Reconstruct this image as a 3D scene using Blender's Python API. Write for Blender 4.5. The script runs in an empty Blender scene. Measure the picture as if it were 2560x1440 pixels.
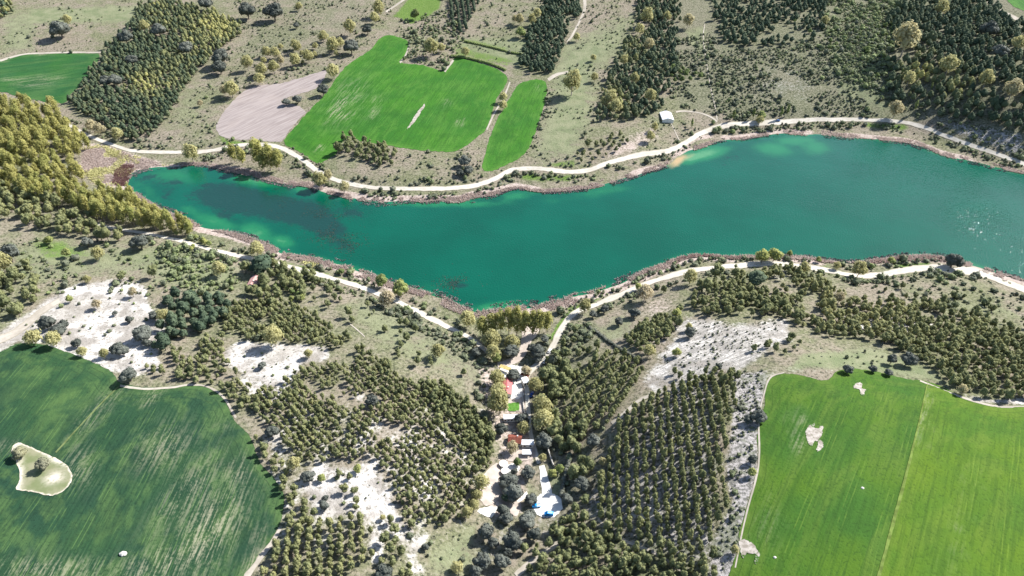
import bpy, math, random
import numpy as np
from mathutils import Vector, Matrix
from mathutils.geometry import delaunay_2d_cdt

rng = np.random.default_rng(7)
random.seed(7)
SC = bpy.context.scene
COL = SC.collection

# ------------------------------------------------------------------ camera
CAM_Z, PITCH, FOC = 320.0, math.radians(38.0), 1850.0      # height above the lake, tilt below the horizon, focal length in photo pixels (2560 wide)
SUN_EL, SUN_AZ = math.radians(41.0), math.radians(60.0)     # azimuth clockwise from the view direction (+Y)
cd = bpy.data.cameras.new("camera")
cd.sensor_width = 36.0
cd.lens = 36.0 * FOC / 2560.0
cd.clip_start, cd.clip_end = 1.0, 20000.0
cam = bpy.data.objects.new("camera", cd)
cam.location = (0, 0, CAM_Z)
cam.rotation_euler = (math.pi / 2 - PITCH, 0, 0)
COL.objects.link(cam)
SC.camera = cam

# ------------------------------------------------------------------ sky, sun, exposure
world = bpy.data.worlds.new("World")
SC.world = world
world.use_nodes = True
wn = world.node_tree
bg = wn.nodes["Background"]
sky = wn.nodes.new("ShaderNodeTexSky")
sky.sky_type = 'NISHITA'
sky.sun_disc = False
sky.sun_elevation = SUN_EL
sky.sun_rotation = SUN_AZ
wn.links.new(sky.outputs[0], bg.inputs[0])
bg.inputs[1].default_value = 0.08
ld = bpy.data.lights.new("sun", 'SUN')
ld.energy = 4.4
ld.angle = math.radians(0.5)
ld.color = (1.0, 0.972, 0.925)
sun = bpy.data.objects.new("sun", ld)
sdir = Vector((math.sin(SUN_AZ) * math.cos(SUN_EL), math.cos(SUN_AZ) * math.cos(SUN_EL), math.sin(SUN_EL)))
sun.rotation_euler = (-sdir).to_track_quat('-Z', 'Y').to_euler()
sun.location = (300, 300, 500)
COL.objects.link(sun)
SC.view_settings.view_transform = 'Standard'
SC.view_settings.look = 'None'
SC.view_settings.gamma = 1.0
SC.view_settings.use_curve_mapping = False
SC.view_settings.exposure = 1.42

# ------------------------------------------------------------------ photo pixel <-> place
CP, SP = math.cos(PITCH), math.sin(PITCH)
def rays(px):
    px = np.asarray(px, float).reshape(-1, 2)
    X, Y = px[:, 0] - 1280, 720 - px[:, 1]
    return np.stack([X, FOC * CP + Y * SP, -FOC * SP + Y * CP], 1)
def to_px(x, y, z):
    z = z - CAM_Z
    zc = y * CP - z * SP
    yc = y * SP + z * CP
    zc = np.maximum(zc, 1.0)
    return np.stack([1280 + FOC * x / zc, 720 - FOC * yc / zc], -1)
def hit_plane(px, z):
    d = rays(px)
    t = (np.asarray(z) - CAM_Z) / np.minimum(d[:, 2], -1.0)
    return d[:, :2] * t[:, None]
def smooth(a, b, v):
    t = np.clip((v - a) / (b - a), 0, 1)
    return t * t * (3 - 2 * t)
def in_poly(p, poly):
    x, y = p[:, 0], p[:, 1]
    r = np.zeros(len(p), bool)
    n = len(poly)
    for i in range(n):
        x0, y0 = poly[i]
        x1, y1 = poly[(i + 1) % n]
        if y0 == y1: continue
        c = ((y0 > y) != (y1 > y)) & (x < (x1 - x0) * (y - y0) / (y1 - y0) + x0)
        r ^= c
    return r
def seg_dist(p, poly, closed=True):
    poly = np.asarray(poly, float)
    d = np.full(len(p), 1e9)
    n = len(poly)
    for i in range(n if closed else n - 1):
        a, b = poly[i], poly[(i + 1) % n]
        ab = b - a
        L = max(ab @ ab, 1e-9)
        t = np.clip(((p - a) @ ab) / L, 0, 1)
        q = p - (a + t[:, None] * ab)
        d = np.minimum(d, q[:, 0] ** 2 + q[:, 1] ** 2)
    return np.sqrt(d)
def soft_poly(p, poly, w):
    d = seg_dist(p, poly)
    s = np.where(in_poly(p, poly), d, -d)
    return smooth(-w, w, s)
def vnoise(x, y, scale, seed=0):
    x, y = np.asarray(x) / scale, np.asarray(y) / scale
    xi, yi = np.floor(x).astype(np.int64), np.floor(y).astype(np.int64)
    fx, fy = x - xi, y - yi
    fx, fy = fx * fx * (3 - 2 * fx), fy * fy * (3 - 2 * fy)
    def h(a, b):
        n = (a * 374761393 + b * 668265263 + seed * 974634777) & 0x7fffffff
        n = ((n ^ (n >> 13)) * 1274126177) & 0x7fffffff
        return ((n ^ (n >> 16)) & 0xffff) / 65535.0
    return (h(xi, yi) * (1 - fx) + h(xi + 1, yi) * fx) * (1 - fy) + (h(xi, yi + 1) * (1 - fx) + h(xi + 1, yi + 1) * fx) * fy
def densify(poly, step, closed=True, jit=0.0):
    poly = np.asarray(poly, float)
    out = []
    n = len(poly)
    for i in range(n if closed else n - 1):
        a, b = poly[i], poly[(i + 1) % n]
        k = max(1, int(np.hypot(*(b - a)) / step))
        for j in range(k):
            out.append(a + (b - a) * j / k)
    if not closed: out.append(poly[-1])
    out = np.array(out)
    if jit: out = out + rng.normal(0, jit, out.shape)
    return out
def catmull(pts, step=8.0):
    pts = np.asarray(pts, float)
    P = np.vstack([2 * pts[0] - pts[1], pts, 2 * pts[-1] - pts[-2]])
    out = []
    for i in range(1, len(P) - 2):
        a, b, c, d = P[i - 1], P[i], P[i + 1], P[i + 2]
        n = max(1, int(np.hypot(*(c - b)[:2]) / step))
        for j in range(n):
            t = j / n
            out.append(0.5 * (2 * b + (c - a) * t + (2 * a - 5 * b + 4 * c - d) * t * t + (3 * b - a - 3 * c + d) * t ** 3))
    out.append(pts[-1])
    return np.array(out)

# ------------------------------------------------------------------ the lie of the land
LAKE_PX = [(312,462),(322,438),(340,426),(380,419),(420,417),(470,413),(520,413),(560,425),(600,432),(640,441),(690,455),(735,462),(775,466),
 (800,478),(850,489),(900,498),(960,504),(1020,501),(1060,504),(1100,501),(1150,503),(1190,492),(1240,486),(1290,470),(1330,477),(1400,479),
 (1450,471),(1500,463),(1540,451),(1580,441),(1640,421),(1676,410),(1690,393),(1720,376),(1760,366),(1800,352),(1850,348),(1900,341),(1960,334),
 (2020,336),(2055,335),(2100,341),(2160,346),(2220,351),(2280,359),(2340,381),(2390,396),(2440,406),(2500,421),(2560,433),(2680,455),(2860,500),
 (2900,600),(2860,760),(2700,740),(2560,703),(2500,685),(2450,670),(2405,656),(2350,643),(2297,643),(2240,645),(2160,655),(2120,658),(2060,652),
 (2020,645),(1983,642),(1930,641),(1880,642),(1827,643),(1780,640),(1737,640),(1700,647),(1647,667),(1580,697),(1513,723),(1447,740),(1390,757),
 (1360,766),(1320,772),(1270,776),(1225,783),(1187,780),(1143,767),(1107,750),(1083,740),(1050,733),(1023,725),(973,709),(933,693),(907,683),
 (873,670),(827,657),(773,647),(733,640),(700,632),(667,611),(633,603),(607,591),(550,577),(500,568),(470,556),(440,545),(400,525),(365,502),(335,482)]
lake_w = hit_plane(densify(catmull(LAKE_PX + [LAKE_PX[0]], 14)[:-1], 14), 0.0)
lake_w = lake_w + np.stack([vnoise(lake_w[:, 0], lake_w[:, 1], 9, 1) - .5, vnoise(lake_w[:, 0], lake_w[:, 1], 9, 2) - .5], 1) * 2.4
HP = [(300,372,3),(560,372,3),(750,395,3),(940,469,3),(1120,471,3),(1340,421,3),(1660,380,3),(1800,318,4),(2060,299,5),(2300,314,5),(2540,403,4),
 (2700,440,6),(900,300,7),(1080,300,7),(1300,300,8),(1500,330,8),(640,280,7),(430,300,6),(900,200,11),(1200,170,12),(600,150,13),(300,150,13),
 (100,190,9),(-100,160,14),(1700,170,18),(2000,200,17),(2300,200,26),(2500,250,30),(2700,250,36),(200,30,24),(600,30,22),(1000,30,21),(1300,30,23),(1700,30,29),
 (2100,30,34),(2500,30,46),(2800,30,60),(-200,20,30),(100,330,3),(0,400,4),(200,430,2),(100,520,4),(-150,560,10),(450,600,3),(600,641,2.5),(800,688,2.5),(1045,780,3),
 (1200,860,2.5),(150,650,7),(450,690,7),(700,740,6),(0,750,13),(250,800,13),(500,850,12),(850,780,7),(950,830,9),(1100,870,7),(1210,900,3),
 (-150,900,20),(150,950,20),(450,1000,20),(0,1150,23),(300,1200,24),(600,1150,22),(-200,1300,28),(100,1400,27),(450,1420,26),(700,950,16),(860,1000,19),(1000,1050,18),
 (1150,1090,13),(1225,1100,7),(800,1200,22),(1000,1230,21),(1150,1270,14),(850,1400,24),(1050,1400,19),(1170,1400,13),(1290,900,2.5),(1290,1000,3.5),
 (1310,1080,5),(1330,1180,7),(1350,1280,8.5),(1260,1330,11),(1330,1430,15),(1360,900,3),(1420,800,3),(1550,740,3),(1450,900,7),(1500,840,7),(1620,790,9),
 (1420,1050,8),(1400,1170,8),(1550,1050,21),(1480,1250,14),(1600,1200,24),(1500,1400,22),(1700,1050,29),(1750,1250,34),(1700,1420,33),(1850,1100,37),(1840,1350,38),
 (1650,870,17),(1800,880,25),(1950,870,31),(1950,950,36),(1750,720,9),(1880,664,3.5),(2060,680,4),(2300,674,3.5),(2500,705,4),(2100,760,13),(2300,760,12),(2500,800,15),
 (2050,840,24),(2300,860,26),(2500,920,32),(2150,960,37),(2450,1040,39),(2000,1100,39),(2300,1200,42),(2600,1200,43),(2000,1350,41),(2300,1430,44),(2700,1450,46),(2750,900,30),(2750,760,6)]
HP = np.array(HP, float)
hp_xy = hit_plane(HP[:, :2], HP[:, 2]) / 100.0
def _phi(r2):
    return 0.5 * r2 * np.log(r2 + 1e-9)
n = len(HP)
r2 = ((hp_xy[:, None] - hp_xy[None]) ** 2).sum(-1)
A = np.zeros((n + 3, n + 3))
A[:n, :n] = _phi(r2) + np.eye(n) * 0.02
A[:n, n] = 1; A[:n, n + 1:] = hp_xy; A[n, :n] = 1; A[n + 1:, :n] = hp_xy.T
W = np.linalg.solve(A, np.concatenate([HP[:, 2], np.zeros(3)]))
def land(x, y):
    p = np.stack([x, y], 1) / 100.0
    out = np.empty(len(p))
    for i in range(0, len(p), 20000):
        q = p[i:i + 20000]
        r2 = ((q[:, None] - hp_xy[None]) ** 2).sum(-1)
        out[i:i + 20000] = _phi(r2) @ W[:n] + W[n] + q @ W[n + 1:]
    far = smooth(1300, 2600, np.hypot(x, y - 500))
    return np.clip(out, 1.0, 60) * (1 - far) + 30 * far
def H_exact(x, y):
    x, y = np.asarray(x, float), np.asarray(y, float)
    p = np.stack([x, y], 1)
    d = seg_dist(p, lake_w[::2])
    s = np.where(in_poly(p, lake_w), -d, d)
    z = land(x, y)
    up = 0.10 * np.clip(s, -40, 5) + z * smooth(2, 40, s)
    return up
_hx, _hy = np.arange(-780, 780.1, 3.0), np.arange(110, 1190.1, 3.0)
_A, _B = np.meshgrid(_hx, _hy)
_HG = H_exact(_A.ravel(), _B.ravel()).reshape(_A.shape)
def H(x, y):
    """height of the land: looked up between the points of the ground sheet"""
    x, y = np.asarray(x, float), np.asarray(y, float)
    u, v = (x + 780) / 3.0, (y - 110) / 3.0
    ok = (u >= 0) & (v >= 0) & (u < len(_hx) - 1) & (v < len(_hy) - 1)
    out = np.empty(len(x))
    i, j = u[ok].astype(int), v[ok].astype(int)
    a, b = u[ok] - i, v[ok] - j
    out[ok] = (_HG[j, i] * (1 - a) + _HG[j, i + 1] * a) * (1 - b) + (_HG[j + 1, i] * (1 - a) + _HG[j + 1, i + 1] * a) * b
    if (~ok).any(): out[~ok] = H_exact(x[~ok], y[~ok])
    return out
def ground(px, lift=0.0):
    """photo pixels -> points on the ground (or on a surface lifted above it)"""
    px = np.asarray(px, float).reshape(-1, 2)
    z = np.full(len(px), 8.0)
    for _ in range(9):
        p = hit_plane(px, z)
        z = 0.35 * z + 0.65 * (H(p[:, 0], p[:, 1]) + lift)
    p = hit_plane(px, z)
    return np.column_stack([p, H(p[:, 0], p[:, 1])])
def px_per_m(p):
    return FOC / (p[:, 1] * CP + (CAM_Z - p[:, 2]) * SP)

# ------------------------------------------------------------------ objects
def tag(o, label=None, cat=None, group=None, kind=None):
    if label: o["label"] = label
    if cat: o["category"] = cat
    if group: o["group"] = group
    if kind: o["kind"] = kind
    return o
def new_mesh(name, v, f, mats=(), mi=None, smooth_=None):
    me = bpy.data.meshes.new(name)
    me.from_pydata([tuple(map(float, a)) for a in v], [], [tuple(map(int, a)) for a in f])
    for m in mats: me.materials.append(m)
    if mi is not None: me.polygons.foreach_set("material_index", np.asarray(mi, np.int32))
    if smooth_ is not None: me.polygons.foreach_set("use_smooth", np.asarray(smooth_, bool) if np.ndim(smooth_) else np.full(len(me.polygons), bool(smooth_)))
    me.update()
    return me
def link(name, me, parent=None):
    o = bpy.data.objects.new(name, me)
    COL.objects.link(o)
    if parent: o.parent = parent
    return o
def empty(name, loc, rz=0.0):
    o = bpy.data.objects.new(name, None)
    o.location = loc; o.rotation_euler = (0, 0, rz)
    o.empty_display_size = 0.5
    COL.objects.link(o)
    return o
def attr(me, name, vals):
    a = me.attributes.new(name, 'FLOAT', 'POINT')
    a.data.foreach_set("value", np.asarray(vals, np.float32))

# ------------------------------------------------------------------ materials
class N:
    def __init__(s, name, rough=0.9, spec=0.2):
        s.m = bpy.data.materials.new(name); s.m.use_nodes = True
        s.t = s.m.node_tree; s.b = s.t.nodes["Principled BSDF"]
        s.b.inputs["Roughness"].default_value = rough
        s.b.inputs["Specular IOR Level"].default_value = spec
    def new(s, k, **kw):
        nd = s.t.nodes.new(k)
        for a, b in kw.items(): setattr(nd, a, b)
        return nd
    def put(s, sock, v):
        if hasattr(v, "is_linked") or hasattr(v, "links"): s.t.links.new(v, sock)
        elif isinstance(v, tuple): sock.default_value = (*v, 1.0) if len(v) == 3 and len(sock.default_value) == 4 else v
        else: sock.default_value = v
    def math(s, op, a, b=0.5, c=None, clamp=False):
        nd = s.new("ShaderNodeMath", operation=op, use_clamp=clamp)
        s.put(nd.inputs[0], a); s.put(nd.inputs[1], b)
        if c is not None: s.put(nd.inputs[2], c)
        return nd.outputs[0]
    def mix(s, f, a, b):
        nd = s.new("ShaderNodeMix", data_type='RGBA')
        s.put(nd.inputs[0], f); s.put(nd.inputs[6], a); s.put(nd.inputs[7], b)
        return nd.outputs[2]
    def ramp(s, v, lo, hi):
        nd = s.new("ShaderNodeMapRange", interpolation_type='SMOOTHSTEP')
        s.put(nd.inputs[0], v); nd.inputs[1].default_value = lo; nd.inputs[2].default_value = hi
        return nd.outputs[0]
    def pos(s, scale=(1, 1, 1), rot=0.0):
        g = s.new("ShaderNodeTexCoord")
        mp = s.new("ShaderNodeMapping")
        mp.inputs["Scale"].default_value = scale
        mp.inputs["Rotation"].default_value = (0, 0, rot)
        s.t.links.new(g.outputs["Object"], mp.inputs[0])
        return mp.outputs[0]
    def stretch(s, rot, sx, sy):
        g = s.new("ShaderNodeTexCoord")
        a = s.new("ShaderNodeMapping"); a.inputs["Rotation"].default_value = (0, 0, rot)
        b = s.new("ShaderNodeMapping"); b.inputs["Scale"].default_value = (sx, sy, 1)
        s.t.links.new(g.outputs["Object"], a.inputs[0]); s.t.links.new(a.outputs[0], b.inputs[0])
        return b.outputs[0]
    def noise(s, vec, scale, detail=3.0, rough=0.55):
        nd = s.new("ShaderNodeTexNoise")
        s.put(nd.inputs["Vector"], vec); nd.inputs["Scale"].default_value = scale
        nd.inputs["Detail"].default_value = detail; nd.inputs["Roughness"].default_value = rough
        return nd.outputs[0]
    def at(s, name):
        return s.new("ShaderNodeAttribute", attribute_name=name).outputs["Fac"]
    def color(s, c):
        s.put(s.b.inputs["Base Color"], c); return s
    def bump(s, h, dist, strength=1.0):
        nd = s.new("ShaderNodeBump"); nd.inputs["Strength"].default_value = strength; nd.inputs["Distance"].default_value = dist
        s.put(nd.inputs["Height"], h); s.t.links.new(nd.outputs[0], s.b.inputs["Normal"])
        return s
def plain(name, c, rough=0.8, spec=0.3, var=0.15, scale=2.0, metal=0.0):
    n_ = N(name, rough, spec)
    f = n_.noise(n_.pos(), scale, 3)
    n_.color(n_.mix(n_.ramp(f, .3, .7), tuple(x * (1 - var) for x in c), tuple(min(1, x * (1 + var)) for x in c)))
    n_.b.inputs["Metallic"].default_value = metal
    return n_.m
def foliage(name, a, b, yellow, transl=0.18, scale=0.9):
    n_ = N(name, 0.75, 0.15)
    inst = n_.new("ShaderNodeAttribute", attribute_type='INSTANCER', attribute_name="tint").outputs["Fac"]
    oi = n_.new("ShaderNodeObjectInfo").outputs["Random"]
    leaf = n_.at("leaf")
    g = n_.new("ShaderNodeNewGeometry")
    nz = n_.noise(g.outputs["Position"], scale, 2)
    f = n_.math('ADD', n_.math('MULTIPLY', oi, 0.55), n_.math('MULTIPLY', leaf, 0.45))
    f = n_.math('ADD', f, n_.math('MULTIPLY', n_.math('SUBTRACT', nz, 0.5), 0.9), clamp=True)
    c = n_.mix(f, a, b)
    y = n_.math('MULTIPLY', inst, n_.math('ADD', 0.65, n_.math('MULTIPLY', leaf, 0.5)), clamp=True)
    c = n_.mix(y, c, yellow)
    n_.color(c)
    if transl:
        tr = n_.new("ShaderNodeBsdfTranslucent"); n_.put(tr.inputs[0], c)
        mx = n_.new("ShaderNodeMixShader"); mx.inputs[0].default_value = transl
        out = n_.t.nodes["Material Output"]
        n_.t.links.new(n_.b.outputs[0], mx.inputs[1]); n_.t.links.new(tr.outputs[0], mx.inputs[2]); n_.t.links.new(mx.outputs[0], out.inputs[0])
    return n_.m
M = {}
M['bark'] = plain('bark', (0.16, 0.13, 0.11), 0.95, 0.1)
M['pale_bark'] = plain('pale_bark', (0.34, 0.29, 0.25), 0.95, 0.1)
M['pine'] = foliage('pine_needles', (0.105, 0.122, 0.056), (0.285, 0.300, 0.142), (0.38, 0.36, 0.16), 0.32)
M['dark_pine'] = foliage('dark_needles', (0.043, 0.070, 0.044), (0.132, 0.168, 0.100), (0.48, 0.45, 0.17), 0.28)
M['oak'] = foliage('holm_oak_leaves', (0.054, 0.062, 0.052), (0.145, 0.154, 0.130), (0.27, 0.255, 0.14), 0.12)
M['autumn'] = foliage('autumn_leaves', (0.32, 0.305, 0.140), (0.54, 0.51, 0.260), (0.50, 0.42, 0.31), 0.50)
M['poplar'] = foliage('poplar_leaves', (0.26, 0.250, 0.085), (0.50, 0.470, 0.175), (0.26, 0.35, 0.10), 0.50)
M['green'] = foliage('green_leaves', (0.110, 0.150, 0.055), (0.25, 0.31, 0.115), (0.45, 0.45, 0.16), 0.38)
M['shrub'] = foliage('shrub_leaves', (0.070, 0.082, 0.055), (0.195, 0.205, 0.145), (0.22, 0.27, 0.105), 0.18)
M['red'] = foliage('red_leaves', (0.20, 0.03, 0.025), (0.34, 0.06, 0.04), (0.45, 0.2, 0.04), 0.25)
M['reed'] = foliage('dry_reed', (0.36, 0.285, 0.25), (0.58, 0.49, 0.44), (0.16, 0.075, 0.07), 0.5, 0.12)
M['dark_reed'] = foliage('dead_reed', (0.09, 0.084, 0.088), (0.22, 0.20, 0.20), (0.2, 0.1, 0.1), 0.05, 0.2)
M['yellow_reed'] = foliage('yellow_reed', (0.38, 0.36, 0.16), (0.54, 0.51, 0.25), (0.2, 0.2, 0.1), 0.2, 0.2)
M['weed'] = foliage('water_weed_leaves', (0.018, 0.030, 0.026), (0.060, 0.055, 0.042), (0.1, 0.1, 0.05), 0.0, 0.2)

def ang(p, q):
    a, b = ground([p, q])[:, :2]
    return -math.atan2(b[1] - a[1], b[0] - a[0])

# ground: scrub, bare chalk, grass, mud by cover attributes
g_ = N('scrub_ground', 1.0, 0.05)
v = g_.pos()
big = g_.noise(v, 0.018, 4); mid = g_.noise(v, 0.09, 4); fine = g_.noise(v, 0.55, 4, 0.65); grit = g_.noise(v, 1.7, 2)
base = g_.mix(g_.ramp(g_.math('ADD', g_.math('MULTIPLY', big, .6), g_.math('MULTIPLY', mid, .4)), .40, .60), (0.192, 0.164, 0.126), (0.126, 0.134, 0.072))
base = g_.mix(g_.math('MULTIPLY', g_.ramp(fine, .50, .66), .55), base, (0.262, 0.232, 0.188))
base = g_.mix(g_.math('MULTIPLY', g_.ramp(fine, .50, .36), .9), base, (0.055, 0.058, 0.038))
grass = g_.mix(g_.ramp(mid, .35, .65), (0.125, 0.148, 0.078), (0.178, 0.186, 0.112))
grass = g_.mix(g_.math('MULTIPLY', g_.ramp(fine, .45, .30), .5), grass, (0.065, 0.072, 0.034))
lush = g_.mix(g_.ramp(fine, .35, .65), (0.062, 0.115, 0.022), (0.110, 0.165, 0.042))
chalk = g_.mix(g_.ramp(mid, .36, .62), (0.24, 0.220, 0.198), (0.46, 0.438, 0.410))
chalk = g_.mix(g_.math('MULTIPLY', g_.ramp(fine, .49, .36), .9), chalk, (0.17, 0.158, 0.135))
chalk = g_.mix(g_.math('MULTIPLY', g_.ramp(big, .52, .66), .5), chalk, (0.22, 0.20, 0.17))
mud = g_.mix(g_.ramp(fine, .35, .65), (0.25, 0.20, 0.172), (0.38, 0.32, 0.285))
stony = g_.mix(g_.ramp(fine, .42, .58), (0.13, 0.127, 0.115), (0.32, 0.30, 0.29))
stony = g_.mix(g_.math('MULTIPLY', g_.ramp(mid, .52, .62), .6), stony, (0.10, 0.115, 0.065))
wob = g_.math('MULTIPLY', g_.math('SUBTRACT', g_.math('ADD', g_.math('MULTIPLY', fine, .5), g_.math('MULTIPLY', mid, .5)), .5), 1.5)
def msk(nm):
    return g_.ramp(g_.math('ADD', g_.at(nm), g_.math('MULTIPLY', wob, g_.ramp(g_.at(nm), 0.0, 0.15))), .3, .7)
base = g_.mix(g_.math('MULTIPLY', msk('thorn'), .7), base, g_.mix(g_.ramp(fine, .38, .62), (0.062, 0.070, 0.040), (0.165, 0.162, 0.112)))
c = g_.mix(msk('grass'), base, grass)
c = g_.mix(msk('lush'), c, lush)
c = g_.mix(msk('stony'), c, stony)
streak = g_.noise(g_.stretch(ang((1720, 910), (1880, 840)), 0.09, 0.75), 1.0, 3, .6)
chalk = g_.mix(g_.math('MULTIPLY', g_.math('MULTIPLY', g_.at('furrow'), g_.ramp(streak, .56, .44)), .8), chalk, (0.19, 0.18, 0.165))
c = g_.mix(msk('chalk'), c, chalk)
c = g_.mix(msk('mud'), c, mud)
c = g_.mix(g_.math('MULTIPLY', g_.ramp(grit, .60, .72), .35), c, (0.33, 0.30, 0.26))
g_.color(c)
g_.bump(g_.math('ADD', fine, g_.math('MULTIPLY', grit, .4)), 0.9, 0.6)
M['ground'] = g_.m

def field_mat(name, a, b, pale, rot, bare=(0.30, 0.26, 0.20), rows=0.55):
    n_ = N(name, 0.85, 0.12)
    v = n_.pos()
    big = n_.noise(v, 0.022, 3); mid = n_.noise(v, 0.11, 3); fine = n_.noise(v, 0.7, 3)
    st = n_.noise(n_.stretch(rot, 0.018, rows), 1.0, 5, 0.65)
    wide = n_.noise(n_.stretch(rot, 0.006, 0.085), 1.0, 3)
    c = n_.mix(n_.ramp(big, .35, .65), a, b)
    c = n_.mix(n_.math('MULTIPLY', n_.ramp(wide, .45, .65), .55), c, pale)
    c = n_.mix(n_.math('MULTIPLY', n_.ramp(n_.noise(v, 0.05, 5, .65), .52, .66), .4), c, tuple(x * .72 for x in a))
    c = n_.mix(n_.math('MULTIPLY', n_.ramp(st, .52, .40), .45), c, tuple(x * .66 for x in a))
    c = n_.mix(n_.math('MULTIPLY', n_.ramp(fine, .46, .33), .5), c, tuple(x * .55 for x in a))
    c = n_.mix(n_.math('MULTIPLY', n_.at('edge'), n_.ramp(mid, .3, .7)), c, pale)
    rim = n_.at('rim')
    ring = n_.math('MULTIPLY', n_.ramp(n_.math('ABSOLUTE', n_.math('SUBTRACT', n_.math('FRACT', n_.math('DIVIDE', rim, 3.6)), .5)), .40, .48), n_.math('MULTIPLY', n_.ramp(rim, 17.0, 9.0), n_.ramp(mid, .38, .60)))
    c = n_.mix(n_.math('MULTIPLY', ring, .5), c, tuple(x * .5 for x in a))
    sp = n_.new("ShaderNodeSeparateXYZ"); n_.t.links.new(n_.stretch(rot, 1, 1), sp.inputs[0])
    tr = n_.math('ABSOLUTE', n_.math('SUBTRACT', n_.math('FRACT', n_.math('DIVIDE', n_.math('ADD', sp.outputs[1], n_.math('MULTIPLY', big, 2.0)), 15.0)), .5))
    tram = n_.math('MULTIPLY', n_.math('SUBTRACT', n_.ramp(tr, .405, .42), n_.ramp(tr, .435, .45)), n_.math('MULTIPLY', n_.ramp(rim, 10.0, 18.0), n_.ramp(mid, .40, .62)))
    c = n_.mix(n_.math('MULTIPLY', tram, .55), c, tuple(min(1, x * 1.25) for x in pale))
    thin = n_.math('MULTIPLY', n_.at('bare'), n_.ramp(n_.math('ADD', n_.math('MULTIPLY', st, .75), n_.math('MULTIPLY', fine, .25)), .46, .62))
    c = n_.mix(n_.math('MULTIPLY', thin, 1.0, clamp=True), c, bare)
    n_.color(c)
    n_.bump(n_.math('ADD', fine, n_.math('MULTIPLY', st, .7)), 0.5, 0.5)
    return n_.m
r = np.linspace(0, 1, 5)
M['field_dark'] = field_mat('dark_wheat', (0.013, 0.040, 0.022), (0.018, 0.052, 0.021), (0.062, 0.112, 0.034), ang((450, 1330), (560, 1080)), (0.235, 0.225, 0.155), 0.85)
M['field_bright'] = field_mat('bright_wheat', (0.026, 0.080, 0.009), (0.048, 0.102, 0.007), (0.068, 0.116, 0.016), ang((2195, 1440), (2320, 980)))
M['field_light'] = field_mat('lighter_wheat', (0.042, 0.100, 0.008), (0.066, 0.120, 0.006), (0.082, 0.132, 0.014), ang((2195, 1440), (2320, 980)))
M['field_top'] = field_mat('spring_wheat', (0.022, 0.096, 0.010), (0.034, 0.122, 0.010), (0.056, 0.145, 0.020), ang((1020, 325), (1065, 260)))
M['field_far'] = field_mat('far_wheat', (0.018, 0.075, 0.022), (0.024, 0.092, 0.018), (0.055, 0.115, 0.034), ang((20, 180), (240, 150)))
pl = N('ploughed_soil', 1.0, 0.05)
v = pl.pos(); st = pl.noise(pl.stretch(ang((560, 300), (790, 200)), 0.02, 0.6), 1.0, 4); md = pl.noise(v, 0.06, 3)
c = pl.mix(pl.ramp(st, .35, .65), (0.20, 0.168, 0.158), (0.27, 0.235, 0.222))
c = pl.mix(pl.math('MULTIPLY', pl.ramp(md, .5, .7), .5), c, (0.27, 0.23, 0.21))
pl.color(c); pl.bump(st, 0.4, 0.5)
M['plough'] = pl.m
def track_mat(name, a, b):
    n_ = N(name, 0.95, 0.08)
    v = n_.pos()
    md = n_.noise(v, 0.35, 3); bg_ = n_.noise(v, 0.05, 3)
    c = n_.mix(n_.ramp(n_.math('ADD', n_.math('MULTIPLY', md, .4), n_.math('MULTIPLY', bg_, .6)), .38, .62), a, b)
    # worn wheel tracks between the loose edges
    e = n_.math('ABSOLUTE', n_.math('SUBTRACT', n_.at('across'), .5))
    c = n_.mix(n_.math('MULTIPLY', n_.ramp(n_.math('ADD', e, n_.math('MULTIPLY', n_.math('SUBTRACT', md, .5), .25)), .30, .5), .8), c, (0.24, 0.215, 0.16))
    c = n_.mix(n_.math('MULTIPLY', n_.ramp(n_.math('ADD', e, n_.math('MULTIPLY', n_.math('SUBTRACT', md, .5), .3)), .11, .0), .4), c, (0.30, 0.275, 0.215))
    n_.color(c)
    return n_.m
M['road'] = track_mat('white_gravel', (0.36, 0.332, 0.285), (0.46, 0.43, 0.375))
M['track'] = track_mat('dirt_track', (0.26, 0.232, 0.195), (0.36, 0.325, 0.28))
M['paved'] = plain('pale_concrete', (0.54, 0.525, 0.49), 0.9, 0.1, .07, 0.3)
M['sandy'] = plain('bare_earth', (0.35, 0.30, 0.262), 1.0, 0.05, .16, 0.25)
sb = N('stony_earth', 1.0, .05)
v = sb.pos(); a_ = sb.noise(v, .5, 4); b_ = sb.noise(v, 1.4, 3)
c = sb.mix(sb.ramp(a_, .35, .65), (0.21, 0.185, 0.155), (0.37, 0.335, 0.30))
c = sb.mix(sb.ramp(b_, .60, .72), c, (0.10, 0.12, 0.05))
c = sb.mix(sb.ramp(sb.math('ADD', sb.at('edge'), sb.math('MULTIPLY', sb.math('SUBTRACT', b_, .5), 1.2)), .75, 1.1), c, (0.034, 0.090, 0.012))
sb.color(c)
M['stony_bare'] = sb.m

# lake water: colour comes from depth and bottom
w_ = N('lake_water', 0.06, 0.5)
w_.b.inputs["IOR"].default_value = 1.333
v = w_.pos()
n1 = w_.noise(v, 0.016, 4); n2 = w_.noise(v, 0.07, 4); n3 = w_.noise(v, 0.3, 3)
deep = w_.mix(w_.ramp(n1, .3, .7), (0.0001, 0.054, 0.032), (0.0002, 0.067, 0.040))
sh = w_.math('ADD', w_.at('shallow'), w_.math('MULTIPLY', w_.math('SUBTRACT', n2, .5), w_.math('MULTIPLY', w_.ramp(w_.at('shallow'), .02, .3), .55)))
c = w_.mix(w_.ramp(sh, .08, .75), deep, (0.010, 0.118, 0.050))
c = w_.mix(w_.ramp(sh, .70, 1.1), c, (0.055, 0.180, 0.085))
mk = w_.math('ADD', w_.at('murk'), w_.math('MULTIPLY', w_.math('SUBTRACT', w_.math('ADD', w_.math('MULTIPLY', n2, .6), w_.math('MULTIPLY', n3, .4)), .5), w_.ramp(w_.at('murk'), .02, .3)))
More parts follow.
